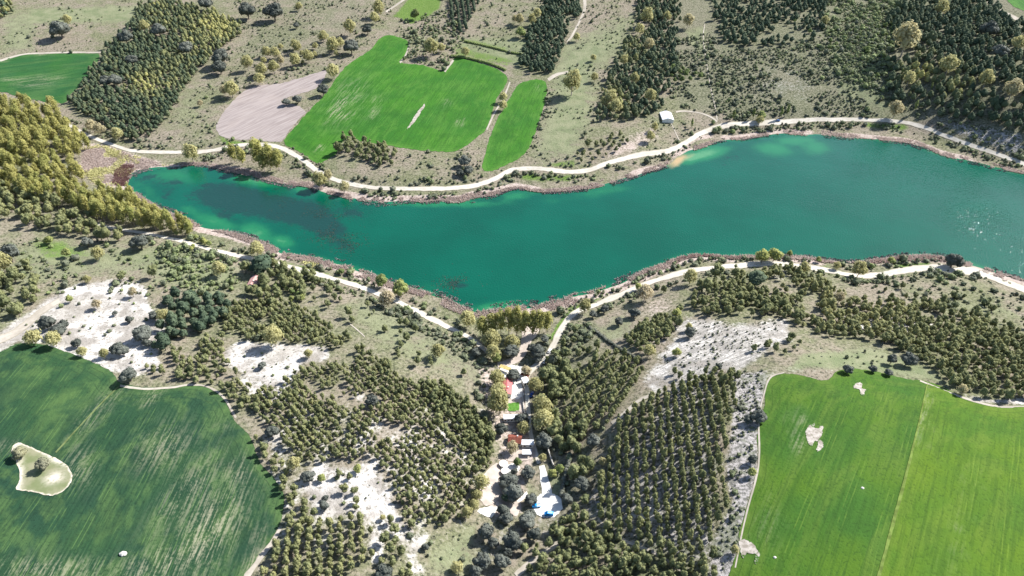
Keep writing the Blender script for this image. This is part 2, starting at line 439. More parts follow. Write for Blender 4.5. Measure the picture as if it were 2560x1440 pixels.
c = w_.mix(w_.math('MULTIPLY', w_.ramp(mk, .30, .60), .82), c, (0.007, 0.030, 0.027))
c = w_.mix(w_.ramp(w_.at('sand'), .15, .95), c, (0.32, 0.23, 0.12))
w_.color(c)
wv = w_.noise(w_.stretch(0.5, 0.95, 0.7), 1.0, 1.0, 0.4)
calm = w_.noise(w_.stretch(0.35, 0.006, 0.022), 1.0, 3)
w_.bump(w_.math('MULTIPLY', wv, w_.math('ADD', w_.math('ADD', .5, w_.math('MULTIPLY', w_.ramp(calm, .35, .65), .5)), w_.math('MULTIPLY', w_.at('ruffle'), 1.3))), 0.23, 1.0)
w_.b.inputs["Roughness"].default_value = 0.055
M['water'] = w_.m

# ------------------------------------------------------------------ ground sheet
TEAR = lambda pts: pts
def axis(core0, core1, step, far):
    core = np.arange(core0, core1 + .1, step)
    out, s, x = [], step, core1
    while x < far:
        s *= 1.5; x += s; out.append(x)
    lo, s, x = [], step, core0
    while x > -far:
        s *= 1.5; x -= s; lo.append(x)
    return np.concatenate([lo[::-1], core, out])
gx, gy = axis(-780, 780, 3.0, 5000), axis(110, 1190, 3.0, 5000)
GX, GY = np.meshgrid(gx, gy)
fx, fy = GX.ravel(), GY.ravel()
gz = H(fx, fy)
core = (np.abs(fx) < 800) & (fy > 100) & (fy < 1200)
gz += np.where(core & (gz > 1), (vnoise(fx, fy, 14, 5) - .5) * .5, 0)
nx, ny = len(gx), len(gy)
idx = np.arange(nx * ny).reshape(ny, nx)
F = np.stack([idx[:-1, :-1].ravel(), idx[:-1, 1:].ravel(), idx[1:, 1:].ravel(), idx[1:, :-1].ravel()], 1)
me = bpy.data.meshes.new('ground')
me.vertices.add(nx * ny); me.vertices.foreach_set("co", np.stack([fx, fy, gz], 1).ravel().astype(np.float32))
me.loops.add(F.size); me.polygons.add(len(F))
me.loops.foreach_set("vertex_index", F.ravel().astype(np.int32))
me.polygons.foreach_set("loop_start", np.arange(0, F.size, 4, dtype=np.int32))
me.polygons.foreach_set("loop_total", np.full(len(F), 4, np.int32))
me.polygons.foreach_set("use_smooth", np.ones(len(F), bool))
me.materials.append(M['ground']); me.update(calc_edges=True)
gpx = to_px(fx, fy, gz)
seen = (fy > 60) & (gpx[:, 0] > -400) & (gpx[:, 0] < 3000) & (gpx[:, 1] > -250) & (gpx[:, 1] < 1700)
def cover(items, default=0.0):
    a = np.full(len(fx), default)
    q = gpx[seen]
    b = np.zeros(len(q))
    for poly, w, s in items:
        poly = np.array(poly, float)
        lo, hi = poly.min(0) - w * 1.5, poly.max(0) + w * 1.5
        k = ((q >= lo) & (q <= hi)).all(1)
        if k.any(): b[k] = np.maximum(b[k], soft_poly(q[k], poly, w * 1.5) * s)
    a[seen] = b
    return a
CHALK = [([(60,790),(120,745),(180,715),(240,705),(320,698),(362,716),(372,770),(410,805),(412,850),(392,880),(402,925),(330,938),(285,928),(200,892),(150,878),(110,855),(40,855),(0,880),(-60,900),(-60,850),(0,828)],14,1.0),
 ([(558,878),(600,852),(650,858),(720,862),(780,862),(822,868),(818,902),(760,910),(742,932),(702,972),(650,957),(600,928),(560,908)],12,1.0),
 ([(1690,800),(1760,792),(1830,815),(1900,805),(1965,798),(1985,850),(1920,880),(1890,902),(1850,930),(1780,938),(1720,942),(1660,922),(1648,890),(1690,850)],16,.85),
 ([(1640,905),(1720,930),(1700,965),(1640,985),(1600,960)],16,.7),
 ([(745,1190),(800,1160),(870,1175),(910,1150),(960,1205),(992,1285),(1040,1340),(1000,1360),(940,1300),(860,1290),(800,1300),(770,1250)],12,.9),
 ([(600,925),(680,970),(720,960),(760,990),(700,1020),(640,1000),(600,965)],14,.8),
 ([(870,970),(910,985),(920,1010),(890,1000)],8,.9),([(755,1020),(790,1030),(785,1055),(760,1045)],8,.9),([(660,1085),(712,1075),(705,1110),(670,1115)],8,.8),
 ([(895,1080),(925,1080),(905,1125),(892,1110)],7,.9),([(1010,1090),(1050,1080),(1052,1115),(1020,1125)],8,.9),([(1090,1155),(1115,1145),(1120,1170),(1095,1175)],8,.8),
 ([(1000,1180),(1090,1170),(1110,1240),(1060,1280),(1010,1240)],16,.6),
 ([(920,1320),(955,1320),(960,1400),(930,1420)],9,.8),([(1010,1340),(1080,1330),(1040,1400),(1090,1440),(1020,1440)],14,.7),
 ([(640,1000),(1230,1000),(1230,1130),(1180,1320),(700,1440),(640,1200)],40,.42),
 ([(1540,1190),(1640,1190),(1700,1260),(1640,1330),(1560,1300)],30,.6),
 ([(2110,790),(2330,800),(2330,835),(2110,822)],10,.85),([(2400,985),(2440,1005),(2560,1012),(2640,1016),(2640,990),(2480,1000)],6,.9),
 ([(1920,690),(1960,670),(1980,690),(1930,715)],10,.5),([(630,645),(700,655),(690,670),(640,660)],6,.5),
 ([(1900,960),(1960,930),(2060,940),(2090,925),(2000,915),(1920,925)],14,.5)]
STONY = [([(1830,930),(1915,930),(1905,1010),(1890,1100),(1895,1180),(1870,1250),(1850,1330),(1830,1440),(1760,1480),(1790,1350),(1830,1260),(1815,1180),(1830,1060)],12,1.0),
 ([(1500,860),(1690,800),(1640,1000),(1480,1180),(1440,1290),(1600,1380),(1800,1440),(1800,900)],40,.62),
 ([(1900,150),(2000,140),(2060,200),(2050,270),(1950,280),(1850,260),(1830,190)],50,.40),([(2560,330),(2330,290),(2400,340),(2560,400)],20,.7),
 ([(1250,1290),(1440,1270),(1440,1310),(1360,1360),(1200,1440),(1150,1440),(1170,1300)],20,.35)]
GRASS = [([(80,20),(380,15),(340,55),(150,58),(60,60)],18,1.0),([(1390,110),(1600,20),(1560,130),(1500,180),(1490,300),(1440,400),(1350,410),(1330,380),(1370,260)],40,.75),
 ([(1140,90),(1330,90),(1320,180),(1160,140)],14,.7),([(840,760),(900,740),(1000,790),(1240,930),(1200,1000),(1150,960),(960,880)],26,.55),
 ([(1470,810),(1640,760),(1560,850),(1500,870)],20,.6),([(380,600),(560,640),(620,690),(540,760),(420,720),(300,680),(60,660),(60,600)],40,.7),
 ([(2010,880),(2180,870),(2280,900),(2420,975),(2300,945),(2080,925),(1960,930)],14,.8),([(1200,1290),(1130,1340),(1060,1390),(1080,1440),(1200,1440)],24,.6),
 ([(2200,720),(2560,760),(2560,800),(2300,770)],20,.5),([(2080,90),(2060,150),(2090,250),(2230,300),(2230,230),(2110,90)],30,.6),([(1240,1145),(1340,1140),(1340,1260),(1280,1200)],10,.5),([(1360,1165),(1410,1165),(1405,1250),(1376,1235)],6,.6),
 ([(20,620),(330,600),(330,680),(20,720)],25,.6),([(1700,70),(1770,60),(1770,150),(1720,120)],16,.6),([(0,20),(110,20),(90,130),(0,140)],20,.6),([(400,150),(560,200),(560,330),(420,330)],30,.4)]
LUSH = [([(985,40),(1020,0),(1030,-40),(1110,-40),(1097,22),(1060,45),(1030,60)],8,1.0),([(1150,92),(1300,124),(1302,133),(1150,102)],4,.55),([(1140,112),(1290,150),(1268,168),(1135,138)],5,.6),([(1310,420),(1440,395),(1440,420),(1340,418)],10,.7),([(1310,432),(1480,440),(1420,455),(1290,450)],8,.7),([(1432,782),(1412,810),(1385,850),(1372,850),(1392,810),(1420,775)],5,1.0),
 ([(540,332),(570,350),(690,360),(690,368),(560,362)],6,.8),([(760,420),(800,440),(800,455),(765,440)],6,.8),([(2160,303),(2260,310),(2300,330),(2160,320)],6,.7),([(2060,660),(2110,650),(2120,660),(2060,672)],6,.5),([(2230,660),(2330,655),(2330,665),(2240,676)],5,.8),
 ([(690,648),(800,675),(900,705),(900,712),(800,684),(690,656)],5,.8),([(1420,770),(1500,738),(1600,700),(1620,700),(1500,748),(1425,780)],4,.8),([(1400,440),(1540,420),(1640,400),(1640,406),(1500,432)],5,.5),([(60,600),(160,605),(240,640),(120,650)],16,.7),([(1080,95),(1130,130),(1300,170),(1310,150),(1150,95)],10,.35),([(1300,285),(1340,260),(1345,300),(1310,370),(1290,330)],8,.3)]
dl = seg_dist(np.stack([fx, fy], 1)[seen], lake_w[::2])
mud = np.zeros(len(fx)); mud[seen] = smooth(11, 4, dl) * smooth(.25, .5, vnoise(fx[seen], fy[seen], 30, 61))
mud = np.maximum(mud, cover([([(210,360),(260,360),(330,385),(400,405),(330,430),(290,470),(250,460),(200,420)],10,1.0),([(1690,392),(1740,352),(1800,340),(1750,335),(1700,365),(1670,395)],6,.9),([(1560,340),(1640,310),(1650,350),(1560,390),(1500,400)],12,.6),([(1560,780),(1640,740),(1690,740),(1690,790),(1600,800)],14,.45),([(1180,900),(1240,1130),(1210,1300),(1300,1300),(1340,1150),(1320,940)],16,.6)]))
attr(me, 'chalk', cover(CHALK)); attr(me, 'stony', cover(STONY)); attr(me, 'grass', cover(GRASS)); attr(me, 'lush', cover(LUSH)); attr(me, 'thorn', cover([([(1690,-40),(2700,-40),(2700,420),(2560,380),(2330,300),(2000,298),(1840,300),(1700,260),(1660,120)],30,1.0),([(560,-40),(960,-40),(930,110),(820,190),(640,215),(560,180),(600,80)],40,.5),([(0,590),(560,620),(620,690),(540,760),(400,700),(0,690)],40,.5),([(880,725),(960,740),(1200,890),(1230,950),(1050,850),(900,770)],16,.8),([(1340,880),(1480,790),(1520,850),(1400,1000),(1440,1280),(1400,1290),(1340,1080)],20,.8)])); attr(me, 'furrow', cover([([(1640,780),(2000,780),(2000,900),(1880,960),(1640,990)],20,1.0)])); attr(me, 'mud', mud)
tag(link('ground', me), kind='structure')

# ------------------------------------------------------------------ sheets laid on the ground
def sheet_w(name, poly, mat, off, step, flat=None, extra=None):
    """poly in metres -> triangulated sheet that follows the ground"""
    poly = np.asarray(poly, float)
    lo, hi = poly.min(0), poly.max(0)
    X, Y = np.meshgrid(np.arange(lo[0], hi[0], step), np.arange(lo[1], hi[1], step))
    q = np.stack([X.ravel(), Y.ravel()], 1) + rng.uniform(-.25, .25, (X.size, 2)) * step
    q = q[in_poly(q, poly)]
    q = q[seg_dist(q, poly) > step * .45]
    pts = np.vstack([poly, q])
    nb = len(poly)
    ve, ed, fa, *_ = delaunay_2d_cdt([Vector(p) for p in pts], [(i, (i + 1) % nb) for i in range(nb)], [], 1, 1e-4)
    ve = np.array([tuple(p) for p in ve])
    fa = [f if (Vector(ve[f[1]] - ve[f[0]]).cross(Vector(ve[f[2]] - ve[f[0]])) > 0) else f[::-1] for f in map(tuple, fa)]
    z = np.full(len(ve), flat) if flat is not None else H(ve[:, 0], ve[:, 1]) + (vnoise(ve[:, 0], ve[:, 1], 14, 5) - .5) * .5 + off
    me = new_mesh(name, np.column_stack([ve, z]), fa, [mat], smooth_=True)
    if extra:
        for k, fn in extra.items(): attr(me, k, fn(ve, z, poly))
    o = link(name, me)
    return tag(o, kind='structure')
def px_poly(pts, step=6, jit=0.75, lift=0):
    pts = catmull(list(pts) + [pts[0]], step)[:-1]
    return ground(pts + rng.normal(0, jit, pts.shape), lift)[:, :2]
def blobs(bl):
    def fn(ve, z, poly):
        q = to_px(ve[:, 0], ve[:, 1], z)
        a = np.zeros(len(q))
        for x, y, rx, ry, rot, s in bl:
            c_, s_ = math.cos(math.radians(rot)), math.sin(math.radians(rot))
            dx, dy = q[:, 0] - x, q[:, 1] - y
            u, v_ = (dx * c_ + dy * s_) / rx, (-dx * s_ + dy * c_) / ry
            a = np.maximum(a, s * np.exp(-(u * u + v_ * v_)))
        return a
    return fn
def rim_(ve, z, poly): return seg_dist(ve, poly)
def edge(w):
    return lambda ve, z, poly: smooth(w, 0, seg_dist(ve, poly))
FIELD_TOP = [(973,88),(1000,94),(1023,108),(1014,138),(1000,155),(1030,161),(1057,163),(1112,178),(1133,148),(1160,147),(1207,160),(1240,172),(1264,188),(1270,200),(1258,222),(1240,250),(1228,290),(1213,327),(1193,343),(1168,363),(1140,377),(1107,380),(1057,377),(990,368),(935,358),(893,350),(872,340),(853,360),(840,385),(827,393),(800,408),(783,403),(750,380),(710,357),(733,323),(773,277),(800,250),(820,227),(847,187),(873,160),(923,127),(950,97)]
FIELD_STRIP = [(1310,204),(1340,198),(1360,203),(1368,215),(1366,240),(1352,290),(1340,330),(1325,365),(1305,390),(1275,408),(1250,420),(1225,428),(1210,427),(1205,418),(1212,390),(1222,350),(1240,305),(1260,270),(1280,235),(1295,212)]
FIELD_PLOUGH = [(545,330),(540,315),(560,280),(590,245),(620,222),(650,213),(700,208),(750,195),(814,175),(816,182),(805,205),(788,222),(760,232),(716,245),(703,254),(740,262),(755,270),(764,281),(745,300),(722,330),(705,352),(690,355),(640,350),(600,350),(565,345),(548,338)]
FIELD_FAR = [(-120,165),(0,150),(20,143),(60,137),(150,134),(246,134),(250,140),(245,155),(215,200),(178,235),(160,258),(120,255),(60,245),(0,230),(-120,220)]
FIELD_DARK = [(-90,905),(0,880),(30,864),(60,858),(110,862),(140,870),(180,885),(230,905),(280,930),(296,955),(310,959),(345,966),(390,968),(430,965),(475,962),(510,968),(545,985),(566,1010),(590,1055),(620,1085),(635,1115),(650,1155),(680,1190),(705,1225),(712,1250),(705,1290),(695,1320),(670,1360),(640,1400),(612,1440),(580,1500),(200,1530),(-140,1520)]
FIELD_BRIGHT = [(1815,1500),(1822,1440),(1835,1400),(1849,1365),(1846,1335),(1860,1290),(1875,1240),(1890,1200),(1897,1150),(1893,1100),(1900,1050),(1912,1010),(1911,970),(1925,946),(1960,935),(2000,938),(2040,948),(2070,950),(2090,930),(2130,922),(2180,928),(2230,938),(2270,948),(2300,951),(2340,961),(2370,975),(2400,990),(2430,1002),(2480,1012),(2520,1015),(2560,1013),(2660,1025),(2700,1250),(2660,1520),(2200,1540)]
FIELD_LIGHT = [(2197,1440),(2232,1310),(2262,1200),(2292,1080),(2310,1000),(2318,962),(2336,968),(2368,980),(2400,996),(2430,1007),(2480,1017),(2520,1020),(2560,1018),(2660,1030),(2690,1250),(2655,1520),(2180,1530)]
FIELD_CORNER = [(2505,-15),(2530,12),(2560,27),(2640,70),(2700,20),(2600,-60),(2500,-60)]
sheet_w('field', px_poly(FIELD_TOP), M['field_top'], .14, 7, extra={'rim': rim_, 'edge': edge(9), 'bare': blobs([(855,255,22,10,-40,.9),(870,250,40,60,35,.35),(840,280,12,30,35,.8),(870,285,8,16,35,.7),(955,245,8,14,35,.6),(1113,262,5,12,35,.8),(1150,305,6,10,35,.9),(797,373,6,9,35,1),(935,280,8,22,30,.5)])})
sheet_w('field', px_poly(FIELD_STRIP), M['field_top'], .14, 6, extra={'rim': rim_, 'edge': edge(6), 'bare': blobs([(1345,218,8,5,30,.5)])})
sheet_w('field', px_poly(FIELD_PLOUGH), M['plough'], .14, 7)
sheet_w('field', px_poly(FIELD_FAR), M['field_far'], .14, 9, extra={'rim': rim_, 'edge': edge(8), 'bare': blobs([(45,205,40,7,15,.8),(110,200,50,14,-12,.45),(105,137,14,4,0,1),(18,146,8,4,0,1)])})
def pale_dark(ve, z, poly): return np.maximum(edge(7)(ve, z, poly), blobs([(160,1010,110,50,-40,.75),(60,960,80,40,-40,.5),(300,1330,140,40,-10,.35),(580,1090,40,60,20,.4)])(ve, z, poly))
sheet_w('field', px_poly(FIELD_DARK), M['field_dark'], .14, 5, extra={'rim': rim_, 'edge': pale_dark, 'bare': blobs([(410,1120,70,50,-30,.62),(470,1230,120,36,-50,.62),(520,1330,130,60,-55,.95),(430,1400,160,40,-20,.85),(110,1425,160,28,0,.75),(240,1030,90,20,-45,.5),(200,1165,35,50,0,.55),(600,1180,40,40,0,.6),(380,985,26,12,-30,1),(365,1000,16,9,-50,1),(640,1395,20,50,40,.8),(15,1118,25,14,0,.5),(655,1335,14,24,35,.6),(560,1060,10,30,-45,.3)])})
sheet_w('field', px_poly(FIELD_BRIGHT), M['field_bright'], .14, 6, extra={'rim': rim_, 'edge': edge(8), 'bare': blobs([(2000,1050,26,16,40,.4),(2000,1110,12,34,0,.5),(1860,1370,14,30,0,.8),(1925,1300,20,60,0,.25),(2155,1221,5,4,0,1),(1937,1394,4,4,0,1)])})
sheet_w('field', px_poly(FIELD_LIGHT), M['field_light'], .24, 6, extra={'rim': rim_, 'edge': edge(5), 'bare': blobs([(2300,1040,8,60,12,.5),(2400,1300,12,140,14,.15)])})
ribbon_later = [(2180,1500,7),(2197,1440,8),(2232,1310,9),(2262,1200,8),(2292,1080,5),(2310,1000,4),(2318,960,3)]
sheet_w('field', px_poly(FIELD_CORNER), M['field_top'], .14, 14, extra={'rim': rim_, 'edge': edge(4), 'bare': blobs([])})
ISLAND = [(31,1117),(46,1107),(60,1111),(84,1121),(109,1132),(137,1145),(162,1159),(177,1177),(181,1196),(172,1216),(154,1232),(127,1240),(104,1236),(77,1229),(40,1224),(47,1208),(50,1192),(48,1175),(41,1157),(40,1145),(30,1130)]
isl = N('island_turf', 1.0, .05)
v = isl.pos(); a_ = isl.noise(v, .12, 4); b_ = isl.noise(v, .6, 3)
c = isl.mix(isl.ramp(a_, .35, .65), (0.125, 0.145, 0.070), (0.200, 0.195, 0.125))
c = isl.mix(isl.math('MULTIPLY', isl.at('bare'), isl.ramp(b_, .25, .55)), c, (0.56, 0.51, 0.44))
c = isl.mix(isl.math('MULTIPLY', isl.ramp(isl.at('edge'), .4, .9), isl.ramp(b_, .2, .6)), c, (0.46, 0.41, 0.34))
isl.color(c)
sheet_w('field_island', px_poly(ISLAND, 5), isl.m, .28, 1.5, extra={'rim': rim_, 'edge': edge(2.0), 'bare': blobs([(135,1195,22,12,-20,.9),(35,1112,20,8,-20,1),(140,1148,30,8,30,1),(48,1190,8,40,5,1)])})
for P in ([(2131,961),(2150,957),(2155,962),(2154,972),(2164,975),(2160,990),(2152,988),(2146,973),(2133,972)],
          [(2012,1080),(2022,1064),(2036,1059),(2034,1070),(2046,1072),(2050,1063),(2060,1067),(2052,1095),(2046,1100),(2058,1105),(2058,1120),(2044,1131),(2040,1124),(2046,1104),(2036,1104),(2030,1115),(2020,1112)],
          [(1846,1355),(1858,1348),(1885,1362),(1900,1388),(1891,1412),(1886,1408),(1888,1386),(1866,1384),(1858,1398),(1853,1392)],
          [(1062,260),(1063,266),(1052,283),(1037,305),(1018,325),(1017,322),(1032,298),(1050,272)]):
    sheet_w('bare_patch', ground(densify(P, 4, jit=.7))[:, :2], M['stony_bare'], .27, 1.2, extra={'edge': edge(1.1)})

# roads and paths as ribbons
def ribbon(name, pts, mat, off=.2, lanes=4, jit=0.5, wmin=0):
    pts = catmull(pts, 6)                    # x, y, width in photo pixels
    c, w = pts[:, :2], pts[:, 2]
    t = np.gradient(c, axis=0); t /= np.linalg.norm(t, axis=1)[:, None]
    nrm = np.stack([-t[:, 1], t[:, 0]], 1)
    sm = lambda: np.convolve(rng.normal(0, .22, len(w) + 4), np.ones(5) / 5, 'valid') + rng.normal(0, .05, len(w))
    wl = w * (1 + sm()) * .5; wr = w * (1 + sm()) * .5
    R = []
    for j in range(lanes + 1):
        u = j / lanes
        R.append(c + nrm * ((-wl) * (1 - u) + wr * u)[:, None])
    R = np.stack(R, 1).reshape(-1, 2)
    g = ground(R)
    z = g[:, 2] + (vnoise(g[:, 0], g[:, 1], 14, 5) - .5) * .5 + off
    k = lanes + 1
    f = [(i * k + j, i * k + j + 1, (i + 1) * k + j + 1, (i + 1) * k + j) for i in range(len(c) - 1) for j in range(lanes)]
    v = np.column_stack([g[:, :2], z])
    a, b, d = v[f[0][0]], v[f[0][1]], v[f[0][3]]
    if np.cross(b - a, d - a)[2] < 0: f = [q[::-1] for q in f]
    me = new_mesh(name, v, f, [mat], smooth_=True)
    attr(me, 'across', np.tile(np.arange(k) / lanes, len(c)))
    return tag(link(name, me), kind='structure')
ROAD_N = [(150,300,8),(195,325,8),(235,345,9),(270,358,9),(300,368,9),(330,377,9),(380,380,9),(440,381,9),(500,380,10),(540,375,9),(575,367,8),(620,362,9),(660,362,9),(695,367,10),(725,380,12),(760,402,13),(800,432,13),(840,450,11),(890,462,11),(940,469,11),(1000,472,11),(1060,472,11),(1120,471,11),(1170,467,11),(1210,458,11),(1240,446,12),(1270,430,13),(1300,422,12),(1340,421,12),(1390,427,12),(1430,430,12),(1470,425,12),(1510,412,12),(1560,397,13),(1610,385,14),(1660,380,14),(1690,370,14),(1720,352,14),(1750,335,14),(1790,320,14),(1830,312,14),(1880,309,13),(1940,306,13),(2000,302,12),(2060,299,11),(2120,299,11),(2180,300,10),(2240,304,10),(2290,312,11),(2340,330,11),(2390,350,11),(2440,368,11),(2490,385,11),(2540,403,11),(2600,425,11),(2720,470,11)]
ROAD_S = [(2760,800,16),(2640,756,16),(2560,722,16),(2520,708,15),(2480,692,17),(2440,681,20),(2390,672,22),(2340,669,20),(2290,673,18),(2240,680,17),(2190,688,15),(2150,690,12),(2110,685,11),(2060,675,13),(2000,666,14),(1950,660,13),(1890,660,14),(1840,664,13),(1790,669,12),(1740,675,12),(1700,683,13),(1650,698,14),(1600,716,14),(1550,738,14),(1500,757,14),(1450,776,15),(1422,796,16),(1402,826,16),(1384,862,16),(1364,895,16),(1342,915,15),(1322,932,14),(1316,950,14),(1318,985,14),(1320,1020,13),(1324,1060,12),(1330,1100,12),(1338,1130,11),(1348,1160,10)]
TRACK_W = [(150,530,7),(230,556,8),(270,568,8),(320,577,8),(360,582,8),(410,593,9),(460,605,9),(510,620,9),(560,632,9),(600,641,10),(650,650,10),(700,661,11),(750,675,12),(800,688,12),(850,702,11),(900,718,12),(940,732,12),(985,748,13),(1010,762,13),(1045,780,14),(1080,798,13),(1115,815,11),(1150,832,10),(1180,850,10),(1205,868,10),(1225,885,10)]
ribbon('path', [(300,964,3),(262,1000,3),(200,1065,3),(140,1132,4)], plain('thin_crop', (0.10, 0.125, 0.05), 1, .05, .3, .25), .3, 2)
ribbon('path', ribbon_later, plain('pale_stubble', (0.105, 0.145, 0.035), 1, .05, .3, .25), .34, 3)
ribbon('road', ROAD_N, M['road']); ribbon('road', ROAD_S, M['road'], .2)
ribbon('track', TRACK_W, M['road'], .2)
for P in ([(1793,304,5),(1778,293,4),(1755,284,4),(1730,279,4),(1700,278,4),(1690,280,5)],[(1793,300,3),(1788,270,3),(1778,225,3),(1772,190,3),(1765,150,2.5),(1758,95,2.5),(1762,60,2.5)],[(1700,355,3),(1688,330,3),(1678,308,3)],
          [(1460,-20,10),(1462,20,8),(1448,55,6),(1430,90,6),(1418,105,4)],[(1370,200,9),(1390,188,8),(1420,180,4)],[(2455,-10,9),(2490,20,9),(2530,42,9),(2600,75,9)],
          [(0,152,5),(60,136,4),(150,132,4),(252,131,4)],[(1217,325,4),(1235,285,4),(1256,250,4),(1275,205,4)],[(1000,157,5),(1013,140,4),(1025,108,4)],[(1112,180,5),(1133,150,5)],
          [(-40,865,26),(20,840,20),(60,815,18),(110,775,15),(150,752,12)],[(610,1450,16),(650,1395,13),(685,1350,12),(700,1320,10)],[(1530,1060,10),(1560,1035,9),(1600,1000,8),(1640,985,7)],[(1495,1300,8),(1560,1350,9),(1640,1385,9),(1720,1440,9)],
          [(1290,1440,16),(1340,1395,16),(1390,1362,14),(1410,1350,8)],[(872,808,2.5),(890,822,3),(912,842,2.5)],[(965,30,5),(1010,0,5),(1040,-20,5)],
          [(300,964,6),(360,972,6),(430,968,5),(475,962,5),(520,968,5),(560,995,6),(590,1045,6)],[(2300,952,3),(2400,992,5),(2480,1014,5),(2560,1018,6),(2640,1024,6)],[(1896,1040,4),(1910,985,4),(1925,945,4),(1960,932,3)],[(1838,1420,4),(1862,1300,4),(1895,1170,5),(1897,1060,4)],
          [(1840,1410,0),(1840,1412,0)]):
    if P[0][2]: ribbon('path', P, M['track'], .18, 2)
ribbon('path', [(1354,1165,14),(1360,1190,17),(1364,1215,20),(1368,1240,22)], M['paved'], .2, 3)
ribbon('path', [(1244,912,14),(1275,905,18),(1300,890,20),(1312,870,22),(1318,845,30),(1325,830,34),(1345,815,16)], M['sandy'], .24, 4)
for P, mt, off in (([(1341,1243),(1356,1234),(1376,1232),(1390,1238),(1402,1244),(1405,1262),(1404,1275),(1384,1294),(1356,1293),(1336,1280),(1333,1266)], 'paved', .23),
               ([(1193,1280),(1204,1270),(1244,1268),(1238,1280),(1229,1294),(1212,1290)], 'paved', .2), ([(1290,1255),(1303,1242),(1317,1229),(1319,1236),(1308,1250),(1292,1258)], 'paved', .2),
               ([(1272,1258),(1300,1252),(1302,1275),(1290,1290),(1276,1282)], 'sandy', .2), ([(1276,955),(1300,950),(1306,975),(1308,990),(1278,998)], 'paved', .21),
               ([(1270,998),(1306,992),(1310,1020),(1312,1032),(1272,1020)], 'sandy', .21), ([(1250,905),(1280,912),(1300,915),(1318,925),(1316,948),(1275,955),(1255,952)], 'paved', .19),
               ([(1262,1128),(1330,1120),(1332,1148),(1270,1152)], 'sandy', .2), ([(1205,1190),(1245,1160),(1250,1240),(1215,1265),(1200,1240)], 'sandy', .17), ([(1250,1165),(1290,1160),(1300,1175),(1262,1190)], 'paved', .2)):
    sheet_w('yard', px_poly(P, 4), M[mt], off, 3)
lawn = plain('lawn_grass', (0.07, 0.16, 0.03), 1, .05, .25, 0.8)
sheet_w('lawn', px_poly([(1268,1010),(1296,1006),(1298,1018),(1296,1026),(1275,1028),(1266,1020)], 4), lawn, .3, 3)

# ------------------------------------------------------------------ the lake
SHAL = [(1760,385,60,16,-12,1.15),(1735,392,45,14,-15,1.3),(1700,400,24,9,-20,1.2),(1935,372,55,20,5,.75),(2040,368,40,20,0,.7),(1990,352,60,12,0,.8),(430,440,90,22,5,.6),(640,452,70,14,8,.95),(760,475,30,12,10,.9),(370,480,45,16,40,.5),
        (540,555,70,18,18,.8),(640,583,45,22,18,1.0),(705,605,30,16,10,1.0),(480,530,40,14,25,.6),(1250,765,60,9,-5,1.1),(1150,770,60,7,12,.9),(1390,765,60,7,-12,.7),(1290,490,40,12,-10,.7),(1120,510,150,8,0,.8),(1000,508,50,7,0,.8),(1690,660,50,9,-20,.75),(2430,690,40,9,20,.5),(1080,712,40,7,15,.35),(1380,500,40,14,0,.3),(1500,480,90,14,-8,.5)]
MURK = [(370,440,26,8,20,.7),(440,455,30,8,0,.7),(520,462,30,7,0,.75),(500,440,18,5,0,.6),(420,480,26,10,30,.6),(600,470,30,7,5,.7),(560,575,30,6,20,.5),(720,470,24,5,10,.6),(1190,742,90,5,12,.5),(1330,757,90,4,-6,.5),(400,450,120,34,10,.42),(600,500,130,40,8,1.0),(720,525,140,38,10,1.0),(800,560,90,34,20,.85),(850,610,60,26,15,.55),(560,540,60,14,20,.6),(480,500,30,10,0,.5),(1140,710,45,14,5,.6),(1820,402,55,28,0,.42),(880,530,60,30,0,.5),(2130,372,60,20,0,.3),(420,500,40,10,30,.5),(2360,400,60,16,20,.25),(700,470,30,6,0,.5),(1240,770,0.1,0.1,0,0)]
lake = sheet_w('water', lake_w, M['water'], 0, 5.0, flat=0.0, extra={
    'shallow': lambda ve, z, poly: np.maximum(0.55 * np.exp(-seg_dist(ve, poly) / 5.0), blobs(SHAL)(ve, z, poly)),
    'murk': blobs(MURK), 'ruffle': blobs([(2440,560,110,70,20,1.0),(2560,620,90,60,20,.9),(2300,420,200,30,10,.55),(2150,500,300,80,0,.3)]), 'sand': blobs([(1694,402,26,10,-35,1.2),(1712,394,32,8,-20,.6)])})

# ------------------------------------------------------------------ plants: prototype shapes (unit size: crown 1 m wide)
def ico(sub):
    t = (1 + 5 ** .5) / 2
    v = [(-1,t,0),(1,t,0),(-1,-t,0),(1,-t,0),(0,-1,t),(0,1,t),(0,-1,-t),(0,1,-t),(t,0,-1),(t,0,1),(-t,0,-1),(-t,0,1)]
    f = [(0,11,5),(0,5,1),(0,1,7),(0,7,10),(0,10,11),(1,5,9),(5,11,4),(11,10,2),(10,7,6),(7,1,8),(3,9,4),(3,4,2),(3,2,6),(3,6,8),(3,8,9),(4,9,5),(2,4,11),(6,2,10),(8,6,7),(9,8,1)]
    v = [np.array(p) / np.linalg.norm(p) for p in v]
    for _ in range(sub):
        mid, nf = {}, []
        def m(a, b):
            k = (min(a, b), max(a, b))
            if k not in mid:
                p = v[a] + v[b]; v.append(p / np.linalg.norm(p)); mid[k] = len(v) - 1
            return mid[k]
        for a, b, c in f:
            x, y, z = m(a, b), m(b, c), m(c, a)
            nf += [(a, x, z), (b, y, x), (c, z, y), (x, y, z)]
        f = nf
    return np.array(v), np.array(f)
ICO = [ico(0), ico(1), ico(2)]
